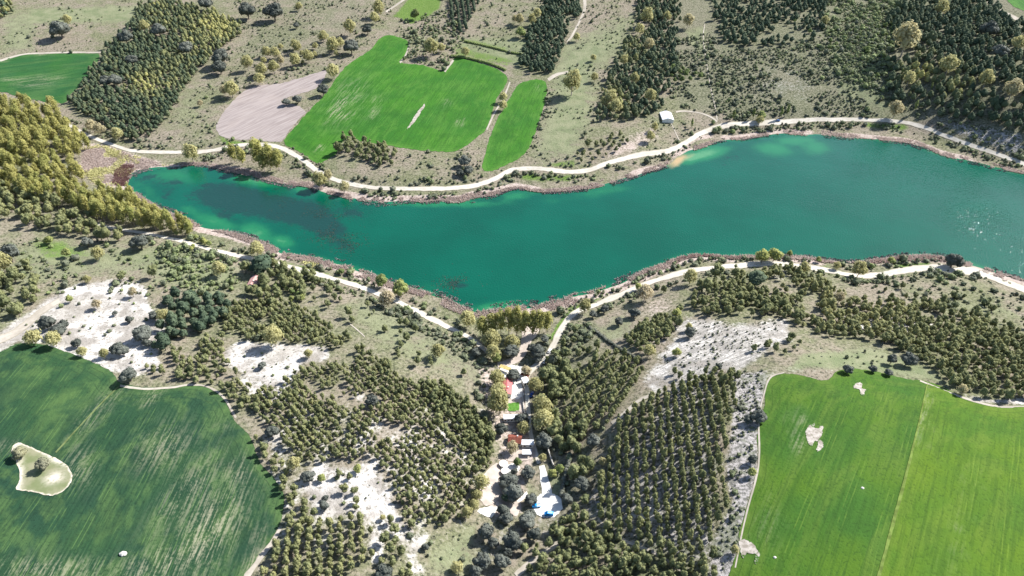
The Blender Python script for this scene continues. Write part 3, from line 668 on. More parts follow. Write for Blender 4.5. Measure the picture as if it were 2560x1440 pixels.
def crown(lobes, leaves, leaf, seed, core=.88, sub=1, up=0.25, lay=1.0):
    """lumpy cores with leaf clumps standing proud of them; lobes = (centre, radii)"""
    R = np.random.default_rng(seed)
    V, F, T, S = [], [], [], []
    nv = 0
    vol = np.array([np.prod(r) ** .667 for _, r in lobes])
    for (c, r), share in zip(lobes, vol / vol.sum()):
        c, r = np.array(c), np.array(r)
        if core:
            v, f = ICO[sub]
            k = core * (1 + R.uniform(-.16, .14, len(v)))
            V.append(c + v * r * k[:, None]); F.append(f + nv); T.append(R.uniform(0, .6, len(v))); S += [True] * len(f)
            nv += len(v)
        nl = max(4, int(leaves * share))
        d = R.normal(size=(nl, 3)); d[:, 2] += up; d /= np.linalg.norm(d, axis=1)[:, None]
        p = c + d * r * R.uniform(.88, 1.08, nl)[:, None]
        nr = d + R.normal(0, .30, (nl, 3)); nr /= np.linalg.norm(nr, axis=1)[:, None]
        a = np.cross(nr, R.normal(size=(nl, 3))); a /= np.linalg.norm(a, axis=1)[:, None]
        b = np.cross(nr, a) * lay
        s = leaf * R.uniform(.6, 1.35, nl)[:, None]
        q = np.stack([p + a * s, p - a * s * .5 + b * s * .87, p - a * s * .5 - b * s * .87], 1).reshape(-1, 3)
        V.append(q); F.append(np.arange(nl * 3).reshape(-1, 3) + nv); T.append(np.repeat(R.uniform(0, 1, nl), 3)); S += [False] * nl
        nv += nl * 3
    return np.vstack(V), np.vstack(F), np.concatenate(T), S
def tube(pts, rad, k=6):
    pts = np.array(pts, float); V, F = [], []
    for i, p in enumerate(pts):
        t = pts[min(i + 1, len(pts) - 1)] - pts[max(i - 1, 0)]; t /= np.linalg.norm(t)
        a = np.cross(t, (0.3, 1, 0.1)); a /= np.linalg.norm(a); b = np.cross(t, a)
        for j in range(k):
            th = 2 * math.pi * j / k
            V.append(p + rad[i] * (a * math.cos(th) + b * math.sin(th)))
    for i in range(len(pts) - 1):
        for j in range(k):
            F.append((i * k + j, i * k + (j + 1) % k, (i + 1) * k + (j + 1) % k, (i + 1) * k + j))
    F.append(tuple(range((len(pts) - 1) * k, len(pts) * k)))
    return V, F
def join_tubes(ts):
    V, F = [], []
    for v, f in ts:
        F += [tuple(i + len(V) for i in q) for q in f]; V += list(v)
    return V, F
def limbs(z0, z1, r, n, R, spread):
    ts = [tube([(0, 0, -.06), (R.uniform(-.02, .02), R.uniform(-.02, .02), z0), (R.uniform(-.04, .04), R.uniform(-.04, .04), z1)], [r, r * .75, r * .25])]
    for i in range(n):
        a = 2 * math.pi * (i + R.uniform(0, .6)) / n; z = z0 + (z1 - z0) * R.uniform(0, .5)
        d = spread * R.uniform(.6, 1.0)
        ts.append(tube([(0, 0, z), (math.cos(a) * d * .5, math.sin(a) * d * .5, z + (z1 - z0) * .22), (math.cos(a) * d, math.sin(a) * d, z + (z1 - z0) * .38)], [r * .5, r * .33, r * .12], 4))
    return join_tubes(ts)
PROTO = {}
def proto(kind, nvar, lobes_fn, leaves, leaf, mat, trunk, bark='bark', **kw):
    PROTO[kind] = []
    for k in range(nvar):
        R = np.random.default_rng(sum(map(ord, kind)) * 31 + k)
        v, f, t, s = crown(lobes_fn(R), leaves, leaf, 100 + k * 7 + len(kind), **kw)
        cm = new_mesh(kind + '_crown', v, f, [M[mat]], smooth_=s); attr(cm, 'leaf', t)
        tm = None
        if trunk:
            tv, tf = limbs(*trunk[:4], R, trunk[4]); tm = new_mesh(kind + '_trunk', tv, tf, [M[bark]], smooth_=True)
            allv = np.vstack([v, np.array(tv)]); allf = [tuple(q) for q in f] + [tuple(i + len(v) for i in q) for q in tf]
            whole = new_mesh(kind + '_whole', allv, allf, [M[mat], M[bark]], [0] * len(f) + [1] * len(tf), list(s) + [True] * len(tf)); attr(whole, 'leaf', np.concatenate([t, np.zeros(len(tv))]))
        else:
            whole = cm
        PROTO[kind].append((cm, tm, whole))
def pine_lobes(R):
    e = R.uniform(.85, 1.15)
    L = [((R.uniform(-.06, .06), R.uniform(-.06, .06), .76), (.36 * e, .36 / e, .42))]
    for i in range(6):
        a = 2 * math.pi * (i + R.uniform(0, .9)) / 6; d = R.uniform(.16, .30)
        L.append(((math.cos(a) * d, math.sin(a) * d, R.uniform(.48, 1.0)), (R.uniform(.15, .27),) * 2 + (R.uniform(.15, .28),)))
    L.append(((R.uniform(-.12, .12), R.uniform(-.12, .12), R.uniform(1.05, 1.25)), (.2, .2, .2)))
    return L
def dark_lobes(R):
    L = [((0, 0, .76), (.41, .41, .46))]
    for i in range(5):
        a = 2 * math.pi * (i + R.uniform(0, .7)) / 5
        L.append(((math.cos(a) * .23, math.sin(a) * .23, R.uniform(.5, .9)), (R.uniform(.2, .28),) * 2 + (R.uniform(.2, .32),)))
    L.append(((R.uniform(-.05, .05), R.uniform(-.05, .05), 1.15), (.2, .2, .22)))
    return L
def round_lobes(n, flat, z):
    def fn(R):
        L = [((0, 0, z), (.36, .36, .36 * flat))]
        for i in range(n):
            a = 2 * math.pi * (i + R.uniform(0, .8)) / n; d = R.uniform(.2, .32)
            L.append(((math.cos(a) * d, math.sin(a) * d, z + R.uniform(-.14, .10) * flat), (R.uniform(.17, .25),) * 2 + (R.uniform(.17, .25) * flat,)))
        for i in range(3):
            a = R.uniform(0, 6.28); d = R.uniform(.05, .2)
            L.append(((math.cos(a) * d, math.sin(a) * d, z + .24 * flat), (.2, .2, .18 * flat)))
        return L
    return fn
def poplar_lobes(w, slim=False):
    def fn(R):
        L = []
        for i in range(8):
            u = (i + .6) / 8; z = .45 + u * 1.75
            wd = w * (math.sin(math.pi * (.18 + .74 * u)) ** .7 if not slim else math.sin(math.pi * (i + 1.3) / 11))
            a = R.uniform(0, 6.28); d = wd * R.uniform(.1, .5)
            L.append(((math.cos(a) * d, math.sin(a) * d, z), (wd * R.uniform(.55, .75), wd * R.uniform(.55, .75), R.uniform(.24, .36))))
        for i in range(10):
            u = R.uniform(.3, .95); z = .45 + u * 1.6; a = 2 * math.pi * i / 10 + R.uniform(0, .5); d = w * (.5 if not slim else .35) * R.uniform(.7, 1.2)
            L.append(((math.cos(a) * d, math.sin(a) * d, z), (w * .34, w * .34, R.uniform(.22, .36))))
        return L
    return fn
proto('pine', 8, pine_lobes, 330, .058, 'pine', (.35, 1.05, .035, 3, .25), core=.80)
proto('dark_pine', 8, dark_lobes, 280, .062, 'dark_pine', (.3, 1.1, .04, 3, .22))
proto('oak', 5, round_lobes(8, .86, .50), 620, .052, 'oak', (.15, .55, .045, 5, .3))
proto('autumn', 6, round_lobes(8, 1.08, .62), 800, .055, 'autumn', (.25, .8, .03, 6, .36), 'pale_bark', core=.52)
proto('green', 4, round_lobes(7, 1.05, .60), 420, .06, 'green', (.2, .75, .03, 5, .33), core=.78)
proto('poplar', 6, poplar_lobes(.5), 1000, .055, 'poplar', (.5, 2.1, .03, 8, .26), 'pale_bark', core=.45, up=.6)
proto('slim', 3, poplar_lobes(.36, True), 380, .055, 'green', (.3, 2.3, .035, 4, .15), core=.8, up=.5)
proto('shrub', 6, lambda R: [((0, 0, .26), (.42, .42, .34)), ((R.uniform(-.2, .2), R.uniform(-.2, .2), .3), (.28, .28, .3))], 40, .12, 'shrub', None, sub=0, core=.9)
proto('red', 1, round_lobes(6, .9, .5), 300, .06, 'red', (.15, .5, .03, 4, .3))
HC = {'pine': .80, 'dark_pine': .8, 'oak': .5, 'autumn': .62, 'green': .6, 'poplar': 1.35, 'slim': 1.35, 'shrub': .28, 'red': .5}
NAME = {'pine': 'pine_tree', 'dark_pine': 'dark_pine', 'oak': 'holm_oak', 'autumn': 'autumn_tree', 'green': 'broadleaf_tree', 'poplar': 'poplar_tree', 'slim': 'slim_poplar', 'shrub': 'shrub', 'red': 'red_tree'}
CAT = {'shrub': 'shrub'}
FIRST = {}
def plant(kind, p, size, label, group, tint=0.0, var=None, stretch_=1.0, parts=True):
    """one tree that stands on its own: an Empty with its crown and trunk; copies share the prototypes' meshes"""
    var = int(rng.integers(len(PROTO[kind]))) if var is None else var
    cm, tm, whole = PROTO[kind][var]
    rz = float(rng.uniform(0, 6.28))
    key = (kind, var, parts and tm is not None)
    sc = (size, size, size * stretch_)
    if key[2]:
        if key not in FIRST:
            t = empty(NAME[kind], (0, 0, 0)); FIRST[key] = t
            c = link('crown', cm, t); k = link('trunk', tm, t)
        else:
            src = FIRST[key]; t = src.copy(); COL.objects.link(t)
            for ch in src.children:
                d = ch.copy(); d.parent = t; COL.objects.link(d)
        for ch in t.children:
            if ch.name.startswith('crown'): ch["tint"] = float(tint)
    else:
        if key not in FIRST:
            t = link(NAME[kind], cm); FIRST[key] = t
        else:
            t = FIRST[key].copy(); COL.objects.link(t)
        t["tint"] = float(tint)
    t.location = (p[0], p[1], p[2] - .05 * size * .3); t.rotation_euler = (0, 0, rz); t.scale = (sc[0] * float(rng.uniform(.9, 1.1)), sc[1] * float(rng.uniform(.9, 1.1)), sc[2])
    for k_ in ("label", "group", "category"):
        if k_ in t: del t[k_]
    return tag(t, label, CAT.get(kind, 'tree'), group)

def stuff_instances(name, kind, P, size, tint, stretch_):
    """everything past the individuals: one object, geometry nodes put a prototype on each point"""
    pc = bpy.data.collections.get('shapes_' + kind)
    if pc is None:
        pc = bpy.data.collections.new('shapes_' + kind)
        for i, (_, _, w) in enumerate(PROTO[kind]):
            pc.objects.link(bpy.data.objects.new('%s_shape_%d' % (kind, i), w))
    n_ = len(P)
    me = bpy.data.meshes.new(name); me.vertices.add(n_); me.vertices.foreach_set("co", np.asarray(P, np.float32).ravel())
    attr(me, 'tint', tint)
    a = me.attributes.new('rot', 'FLOAT_VECTOR', 'POINT'); a.data.foreach_set('vector', np.column_stack([rng.normal(0, .04, n_), rng.normal(0, .04, n_), rng.uniform(0, 6.28, n_)]).ravel().astype(np.float32))
    a = me.attributes.new('sc', 'FLOAT_VECTOR', 'POINT'); a.data.foreach_set('vector', np.column_stack([size * rng.uniform(.86, 1.14, n_), size * rng.uniform(.86, 1.14, n_), size * stretch_]).ravel().astype(np.float32))
    a = me.attributes.new('pick', 'INT', 'POINT'); a.data.foreach_set('value', rng.integers(0, len(PROTO[kind]), n_).astype(np.int32))
    ng = bpy.data.node_groups.new(name, 'GeometryNodeTree')
    ng.interface.new_socket('Geometry', in_out='INPUT', socket_type='NodeSocketGeometry')
    ng.interface.new_socket('Geometry', in_out='OUTPUT', socket_type='NodeSocketGeometry')
    gi, go = ng.nodes.new('NodeGroupInput'), ng.nodes.new('NodeGroupOutput')
    ip = ng.nodes.new('GeometryNodeInstanceOnPoints'); ci = ng.nodes.new('GeometryNodeCollectionInfo')
    ci.inputs['Collection'].default_value = pc; ci.inputs['Separate Children'].default_value = True; ci.inputs['Reset Children'].default_value = True
    def named(nm, ty):
        q = ng.nodes.new('GeometryNodeInputNamedAttribute'); q.data_type = ty; q.inputs['Name'].default_value = nm
        return next(s for s in q.outputs if s.enabled and s.name == 'Attribute')
    ng.links.new(gi.outputs[0], ip.inputs['Points']); ng.links.new(ci.outputs[0], ip.inputs['Instance'])
    ip.inputs['Pick Instance'].default_value = True
    ng.links.new(named('pick', 'INT'), ip.inputs['Instance Index'])
    ng.links.new(named('rot', 'FLOAT_VECTOR'), ip.inputs['Rotation']); ng.links.new(named('sc', 'FLOAT_VECTOR'), ip.inputs['Scale'])
    ng.links.new(ip.outputs[0], go.inputs[0])
    o = link(name, me); md = o.modifiers.new('scatter', 'NODES'); md.node_group = ng
    return o

# ------------------------------------------------------------------ where nothing grows
FIELDS = [FIELD_TOP, FIELD_STRIP, FIELD_PLOUGH, FIELD_FAR, FIELD_DARK, FIELD_BRIGHT, FIELD_CORNER]
YARDS = [[(608,688),(650,680),(656,712),(644,738),(608,732)], [(1241,905),(1320,900),(1334,930),(1335,1060),(1335,1150),(1270,1155),(1262,1030),(1255,980)], [(1330,1160),(1376,1160),(1390,1235),(1406,1245),(1406,1278),(1384,1297),(1330,1285)], [(1290,815),(1345,810),(1315,880),(1290,905),(1270,905)], [(1205,1190),(1250,1160),(1300,1240),(1300,1290),(1230,1296),(1190,1285)]]
LINES = [(ROAD_N, 1), (ROAD_S, 1), (TRACK_W, 1)]
def free(p, margin=1.5, fields=True):
    q = to_px(p[:, 0], p[:, 1], p[:, 2])
    ok = ~in_poly(p[:, :2], lake_w) & (seg_dist(p[:, :2], lake_w[::2]) > 2)
    if fields:
        for f in FIELDS:
            f = np.array(f, float)
            k = ok & (q >= f.min(0) - 4).all(1) & (q <= f.max(0) + 4).all(1)
            if k.any(): ok[k] &= ~in_poly(q[k], f)
        for f in YARDS: ok &= ~in_poly(q, f)
    for ln, _ in LINES:
        c = catmull(ln, 10); d = seg_dist(q, c[:, :2], closed=False)
        ok &= d > np.median(c[:, 2]) * .5 + margin
    return ok
def scatter(poly, gap, rows=None, jit=.22, hole=None, margin=2.0, fields=True):
    """points on the ground in a photo polygon; rows = (photo point, photo point, spacing across)"""
    poly = np.array(poly, float)
    w = ground(densify(poly, 30))[:, :2]
    th = 0.0
    gu = gv = gap
    if rows:
        a, b = ground([rows[0], rows[1]])[:, :2]; th = math.atan2(b[1] - a[1], b[0] - a[0]); gv = rows[2]
    R = np.array([[math.cos(th), math.sin(th)], [-math.sin(th), math.cos(th)]])
    u = w @ R.T
    lo, hi = u.min(0), u.max(0)
    X, Y = np.meshgrid(np.arange(lo[0], hi[0] + gu, gu), np.arange(lo[1], hi[1] + gv, gv))
    X = X + rng.uniform(0, gu, (Y.shape[0], 1)) if rows else X + (np.arange(Y.shape[0]) % 2)[:, None] * gu * .5
    p = np.stack([X.ravel() + rng.normal(0, jit, X.size) * gu, Y.ravel() + rng.normal(0, jit * (.5 if rows else 1), X.size) * gv], 1) @ R
    g = np.column_stack([p, H(p[:, 0], p[:, 1])])
    q = to_px(g[:, 0], g[:, 1], g[:, 2])
    k = in_poly(q + rng.normal(0, 2.5, q.shape), poly)
    g = g[k]
    if hole is not None and len(g):
        s, t, sd = hole
        nz = .65 * vnoise(g[:, 0], g[:, 1], s, sd) + .35 * vnoise(g[:, 0], g[:, 1], s * .4, sd + 1)
        g = g[nz > t]
    return g[free(g, margin, fields)] if len(g) else g
POOL = {}
def plural(lab):
    for a, b in (('pine', 'pines'), ('conifer', 'conifers'), ('poplar', 'poplars'), ('willow', 'willows'), ('bush', 'bushes'), ('shrub', 'shrubs'), ('tuft', 'tufts'), ('tree', 'trees')):
        w = lab.split(' ')
        if a in w:
            w[w.index(a)] = b
            return ' '.join(w)
    return lab
def zone(kind, poly, gap, size, label, rows=None, tint=(0, 0), tall=(1.0, .12), patches=(), **kw):
    g = scatter(poly, gap, rows, **kw)
    n_ = len(g)
    if not n_: return
    s = np.clip(rng.normal(size[0], size[1], n_), size[0] * .45, size[0] * 1.8) if kind != 'shrub' else np.clip(size[0] * .88 * np.exp(rng.normal(0, .48, n_)), .6, size[0] * 2.6)
    t = np.clip(rng.normal(tint[0], tint[1], n_), 0, 1)
    q = to_px(g[:, 0], g[:, 1], g[:, 2])
    for x, y, r_, amt in patches:                       # clusters of trees that have turned yellow
        t = np.maximum(t, np.clip(amt * np.exp(-((q[:, 0] - x) ** 2 + (q[:, 1] - y) ** 2) / (r_ * r_)) + rng.normal(0, .22, n_) , 0, 1) * (np.hypot(q[:, 0] - x, q[:, 1] - y) < 1.8 * r_))
    st = np.clip(rng.normal(tall[0], tall[1], n_), .6, 1.6)
    POOL.setdefault(kind, []).append((g, s, t, st, label))

# plantations and woods -------------------------------------------------
RB, RL, RLL = ((1690, 1380), (1668, 1120)), ((700, 1000), (830, 1130)), ((760, 1420), (764, 1330))
zone('pine', [(560,775),(640,755),(720,760),(800,795),(860,825),(905,862),(965,905),(1005,950),(1100,962),(1160,995),(1200,1040),(1232,1085),(1238,1130),(1215,1190),(1190,1250),(1150,1300),(1085,1335),(1035,1325),(1000,1280),(985,1210),(930,1140),(850,1152),(760,1160),(705,1110),(655,1050),(610,1000),(560,965),(600,930),(690,975),(745,930),(830,905),(820,868),(720,858),(640,855),(560,835)],
     3.1, (3.1,.75), 'young olive green pine in the dense plantation west of the hamlet', rows=(*RL, 3.5), tint=(.14,.16), hole=(20,.31,11), jit=.17, tall=(1.1,.18))
zone('pine', [(1010,960),(1100,962),(1160,995),(1200,1040),(1232,1085),(1236,1130),(1200,1160),(1150,1090),(1080,1020)], 4.2, (4.4,.6), 'deep green pine on the slope just above the hamlet', hole=(20,.25,5))
zone('pine', [(640,1095),(700,1150),(745,1215),(790,1300),(770,1330),(720,1330),(700,1250),(680,1190)], 3.7, (4.4,.6), 'olive pine in the narrow belt along the dark green field', rows=(*RLL, 5.2), tint=(.15,.1), hole=(24,.22,3))
zone('pine', [(705,1340),(770,1310),(830,1300),(905,1285),(930,1320),(925,1390),(880,1445),(830,1500),(640,1500),(670,1420)], 3.0, (3.6,.6), 'yellowish green pine in the straight planted rows near the dark green field', rows=(*RLL, 4.6), tint=(.3,.15), hole=(24,.16,4), jit=.14, tall=(1.25,.12))
zone('pine', [(860,1235),(910,1220),(920,1285),(880,1290)], 4.8, (4.6,.5), 'olive pine in the small stand between chalk patches', rows=(*RLL, 5.2), tint=(.12,.1))
zone('pine', [(840,1190),(900,1180),(915,1215),(850,1220)], 5.5, (4.2,.7), 'olive pine in the small stand between chalk patches', hole=(14,.35,8))
zone('pine', [(955,1310),(985,1300),(1000,1350),(1045,1400),(1060,1500),(960,1500),(945,1420)], 5.6, (4.8,.8), 'olive pine in the loose stand below the chalk path', tint=(.08,.1), hole=(16,.28,6))
zone('pine', [(330,880),(400,900),(480,860),(560,840),(570,900),(560,965),(620,1010),(600,1040),(560,980),(480,955),(400,960),(385,940)], 4.4, (4.1,.7), 'low olive pine on the rise beside the white chalk', tint=(.1,.1), hole=(22,.30,12))
zone('pine', [(545,960),(660,985),(760,985),(800,1000),(720,1040),(640,1030)], 5.0, (2.9,.7), 'small olive pine dotted over pale soil', hole=(16,.38,13))
zone('pine', [(1540,1060),(1620,1000),(1700,962),(1770,945),(1836,935),(1842,1000),(1815,1100),(1800,1200),(1835,1250),(1800,1290),(1775,1340),(1785,1440),(1760,1500),(1690,1440),(1600,1365),(1540,1335),(1480,1290),(1480,1210),(1520,1130)],
     2.7, (3.05,.65), 'slender olive pine in the straight planted rows beside the yellow-green field', rows=(*RB, 4.2), tint=(.14,.14), tall=(1.5,.2), hole=(26,.18,21), jit=.13)
zone('pine', [(1420,960),(1500,880),(1600,905),(1612,950),(1560,1020),(1520,1060),(1460,1095),(1400,1060)], 3.2, (3.6,.6), 'dark olive pine in the tilted rows above the hamlet road', rows=((1420,1060),(1500,940),5.0), tint=(.06,.08), tall=(1.2,.15), hole=(26,.26,22), jit=.16)
zone('pine', [(1555,850),(1640,800),(1692,778),(1702,812),(1655,860),(1620,885),(1590,882)], 3.7, (4.3,.6), 'olive pine in the wedge beside the striped chalk slope', tint=(.1,.1))
zone('pine', [(1380,870),(1440,830),(1560,880),(1600,905),(1500,880),(1420,950),(1360,980),(1350,930)], 8.5, (4.2,.9), 'scattered green pine in rough grass above the road bend', hole=(20,.42,14))
zone('pine', [(1735,720),(1800,700),(1870,690),(1950,668),(2010,680),(2100,735),(2200,770),(2330,770),(2450,800),(2570,850),(2680,900),(2680,1000),(2560,1000),(2490,998),(2430,985),(2360,955),(2310,905),(2230,870),(2150,848),(2050,842),(2000,815),(1940,790),(1870,788),(1780,790),(1720,770)],
     4.3, (4.6,1.0), 'olive green pine on the wooded slope south of the lake road', tint=(.12,.14), hole=(24,.27,31), patches=((2060,770,60,.6),(2200,800,70,.45)))
zone('pine', [(1860,880),(1960,840),(2010,860),(1960,895),(1890,905)], 6, (3.6,.7), 'low bushy pine on the bare knoll', hole=(14,.35,33))
zone('pine', [(1650,940),(1740,935),(1850,925),(1870,950),(1840,960),(1700,965)], 5.5, (3.8,.6), 'low pine along the foot of the striped chalk slope', hole=(14,.3,34))
zone('pine', [(2200,720),(2330,725),(2480,760),(2600,790),(2600,840),(2450,800),(2330,770),(2220,765)], 10, (3.8,1.0), 'scattered grey green pine above the lake road bend', hole=(20,.35,35))
zone('pine', [(845,345),(870,338),(900,355),(960,370),(990,385),(985,410),(950,430),(900,400),(860,395),(842,390)], 6.2, (5.6,1.0), 'dark round pine in the clump below the big green field', hole=(14,.25,41))
zone('pine', [(1440,395),(1455,365),(1500,345),(1600,322),(1590,345),(1560,368),(1530,388),(1470,412)], 6.6, (4.4,.8), 'dark pine in loose rows above the gravel road', hole=(14,.28,42))
zone('pine', [(600,660),(680,665),(790,690),(790,720),(700,740),(690,780),(620,740)], 6.8, (6.0,1.2), 'green pine around the pink roofed cottage', tint=(.05,.1), hole=(16,.22,43))
zone('pine', [(800,700),(880,730),(850,760),(800,780),(740,750)], 8, (4.6,.9), 'grey green pine between the cottage and the meadow', hole=(16,.35,44))
zone('green', [(690,705),(760,715),(770,760),(700,770),(670,740)], 7, (5.0,1.0), 'bright yellow green tree below the pine row', tint=(.25,.2))
zone('dark_pine', [(400,760),(460,745),(560,750),(580,790),(540,830),(470,850),(400,890),(380,880),(390,830),(415,790)], 6.8, (7.2,1.2), 'large deep green pine beside the white chalk clearing', tall=(.85,.1), hole=(20,.2,51))
zone('pine', [(0,470),(120,500),(220,545),(330,590),(330,615),(250,600),(170,590),(100,580),(0,545),(-80,540),(-80,460)], 7.5, (7.6,1.2), 'broad silvery green pine in the grove behind the poplars', tint=(.18,.12), hole=(24,.2,52))
zone('pine', [(0,690),(60,660),(110,700),(115,745),(60,800),(0,810),(-60,800),(-60,700)], 8.5, (6.6,1.2), 'grey green pine by the pale dirt track', tint=(.1,.1), hole=(20,.3,53))
zone('pine', [(1340,960),(1380,900),(1420,890),(1430,960),(1400,1010),(1420,1080),(1500,1070),(1490,1150),(1460,1290),(1420,1300),(1420,1230),(1440,1160),(1390,1120),(1370,1060),(1350,1020)], 5.0, (6.6,1.3), 'dark green pine in the shady belt beside the hamlet', tall=(.95,.12), hole=(20,.25,54))
zone('pine', [(1420,1285),(1500,1310),(1560,1368),(1600,1380),(1690,1425),(1720,1500),(1300,1500),(1330,1410),(1390,1370),(1400,1320)], 3.8, (4.2,.8), 'round green pine in the wood at the foot of the ravine', tint=(.02,.05), hole=(20,.22,55))
zone('pine', [(1280,1380),(1330,1335),(1400,1300),(1420,1310),(1400,1350),(1340,1390),(1290,1425)], 6, (5.0,.8), 'round green pine between the oaks and the sandy track', hole=(14,.25,56))
zone('dark_pine', [(350,15),(400,4),(470,15),(540,38),(600,62),(602,86),(560,118),(525,150),(490,190),(455,225),(442,270),(412,302),(380,342),(330,358),(290,342),(250,312),(200,282),(176,255),(215,206),(252,150),(292,95),(330,60)],
     5.0, (4.9,.7), 'blackish green conifer in the square wood beyond the poplars', tint=(.05,.1), hole=(24,.16,61), patches=((545,70,55,.85),(480,110,45,.35),(365,218,30,.95),(425,195,34,.3),(400,20,40,.3)))
zone('dark_pine', [(1600,-25),(1692,-25),(1702,50),(1690,100),(1682,120),(1702,170),(1672,200),(1652,270),(1612,292),(1560,302),(1490,302),(1496,270),(1512,230),(1530,180),(1542,140),(1590,70)],
     6.0, (5.4,.9), 'dark conifer in the belt running up from the barn', tint=(.03,.08), hole=(24,.26,62), patches=((1530,260,26,.9),(1585,115,25,.35)))
zone('dark_pine', [(1768,-25),(2064,-25),(2062,70),(2040,96),(1950,122),(1880,122),(1800,106),(1790,60)], 7.0, (5.4,1.0), 'dark conifer in the ragged wood on the upper slope', hole=(22,.33,63))
zone('dark_pine', [(2236,20),(2330,0),(2420,-25),(2480,10),(2540,60),(2680,100),(2700,370),(2560,335),(2480,315),(2400,302),(2330,292),(2290,258),(2222,252),(2216,180),(2242,120),(2216,60)],
     7.0, (6.6,1.1), 'bluish dark conifer in the wide wood above the road', tint=(.02,.06), hole=(26,.2,64), patches=((2300,195,35,.8),(2400,225,30,.6)))
zone('dark_pine', [(1372,-25),(1462,-25),(1450,40),(1420,60),(1412,100),(1400,140),(1380,187),(1330,187),(1298,162),(1310,130),(1322,80),(1350,50)], 5.6, (5.4,.8), 'dark conifer in the strip behind the green fields', hole=(22,.2,65))
zone('dark_pine', [(1108,-25),(1202,-25),(1190,35),(1166,80),(1142,86),(1124,50)], 4.2, (4.4,.5), 'narrow dark conifer in the small planted rows', rows=((1150,80),(1140,10),7.0), tall=(1.1,.1), jit=.14)
zone('dark_pine', [(-60,-20),(30,-20),(35,30),(0,55),(-60,60)], 6.0, (5.2,.8), 'conifer at the edge of the pale meadow', tint=(.3,.3))
zone('green', [(1670,170),(1740,180),(1770,190),(1740,215),(1680,210)], 8, (5.5,1.0), 'mid green bushy tree beside the conifer belt', hole=(14,.35,66))
zone('poplar', [(-90,262),(0,256),(60,264),(110,276),(175,312),(228,345),(240,372),(206,388),(192,420),(215,465),(150,472),(60,466),(0,455),(-90,450)], 9.6, (8.8,1.2), 'tall olive yellow poplar in the wide grove at the head of the lake', tint=(.05,.12), tall=(.84,.1), hole=(30,.2,71))
zone('poplar', [(-60,455),(60,466),(150,474),(210,486),(285,500),(345,518),(400,541),(450,566),(495,586),(478,604),(430,594),(380,584),(300,570),(200,534),(130,508),(0,494),(-60,488)], 7.0, (7.4,1.1), 'olive yellow poplar in the long belt along the shore', tint=(.08,.15), tall=(.95,.1), hole=(30,.04,72), margin=-3)
zone('green', [(440,590),(500,600),(550,625),(545,640),(500,630),(450,612)], 5.0, (4.2,.7), 'pale yellow green willow by the track', tint=(.7,.2))
zone('autumn', [(640,130),(780,90),(860,110),(840,160),(760,170),(680,205),(640,200)], 22, (6.5,1.5), 'pale autumn tree on the scrubby slope', hole=(40,.4,73))
zone('green', [(1930,20),(2060,100),(2240,60),(2230,230),(2200,200),(2120,90),(2080,130)], 9, (4.0,1.2), 'bushy green tree on the overgrown slope', hole=(26,.42,74))
# shrubs -------------------------------------------------
def shrubs(poly, gap, size, label, tint=(.25,.25), hole=(22,.40,81), **kw):
    zone('shrub', poly, gap * .84, (size[0] * .95, size[1] * 1.1), label, tint=tint, tall=(1.0,.25), hole=(hole[0], hole[1] - .03, hole[2]), jit=.42, **kw)
shrubs([(0,-20),(330,-20),(300,100),(200,180),(0,140)], 9, (2.2,.9), 'small dark shrub on the upper pasture', hole=(30,.5,82))
shrubs([(560,-20),(1000,-20),(950,90),(850,170),(800,200),(640,215),(560,260),(480,330),(450,300),(520,170),(610,80)], 6.2, (2.0,.9), 'small dark shrub on the scrubby slope above the ploughed field', hole=(26,.44,83))
shrubs([(400,300),(480,280),(545,310),(545,345),(480,370),(330,370)], 6, (2.2,1.0), 'low bush near the gravel road', hole=(18,.45,84))
shrubs([(980,60),(1130,20),(1160,90),(1140,150),(1110,175),(1010,150),(1025,105)], 5.0, (3.2,1.2), 'bramble bush in the overgrown corner above the green field', tint=(.35,.25), hole=(18,.36,85))
shrubs([(1200,-20),(1370,-20),(1310,110),(1280,160),(1170,120)], 8, (2.2,1.0), 'small shrub on the terraces', hole=(22,.46,86))
shrubs([(1420,60),(1470,-20),(1620,-20),(1590,70),(1540,140),(1500,240),(1490,310),(1440,400),(1330,420),(1340,330),(1380,220)], 6.2, (1.8,.7), 'small shrub in the pasture behind the green strip', hole=(24,.48,87))
shrubs([(1365,220),(1330,340),(1310,385),(1322,395),(1345,345),(1385,235)], 4.0, (2.6,.8), 'bush along the edge of the green strip', hole=(14,.3,88))
shrubs([(1690,100),(1770,80),(1800,110),(1880,125),(2060,100),(2220,60),(2220,250),(2290,260),(2330,295),(2000,298),(1830,306),(1800,290),(1690,270),(1660,280),(1680,200)], 3.7, (2.6,1.0), 'low shrub on the thorny slope above the road', tint=(.22,.25), hole=(24,.40,89))
shrubs([(2040,-20),(2260,-20),(2230,120),(2220,240),(2100,200),(2060,90)], 3.5, (3.3,1.1), 'green thicket bush between the upper woods', tint=(.55,.25), hole=(24,.36,90))
shrubs([(2290,300),(2400,305),(2560,335),(2600,420),(2520,385),(2440,358),(2340,320)], 4.6, (2.8,1.0), 'grey green bush between the wood and the road', hole=(20,.38,91))
shrubs([(870,400),(1000,385),(1200,370),(1210,440),(1100,465),(950,462),(860,445)], 7, (2.4,1.0), 'small dark bush on the bank above the road', hole=(20,.46,92))
shrubs([(1620,290),(1800,300),(1760,330),(1700,365),(1590,390),(1600,330)], 7, (2.0,.8), 'small bush near the white roofed barn', hole=(20,.46,93))
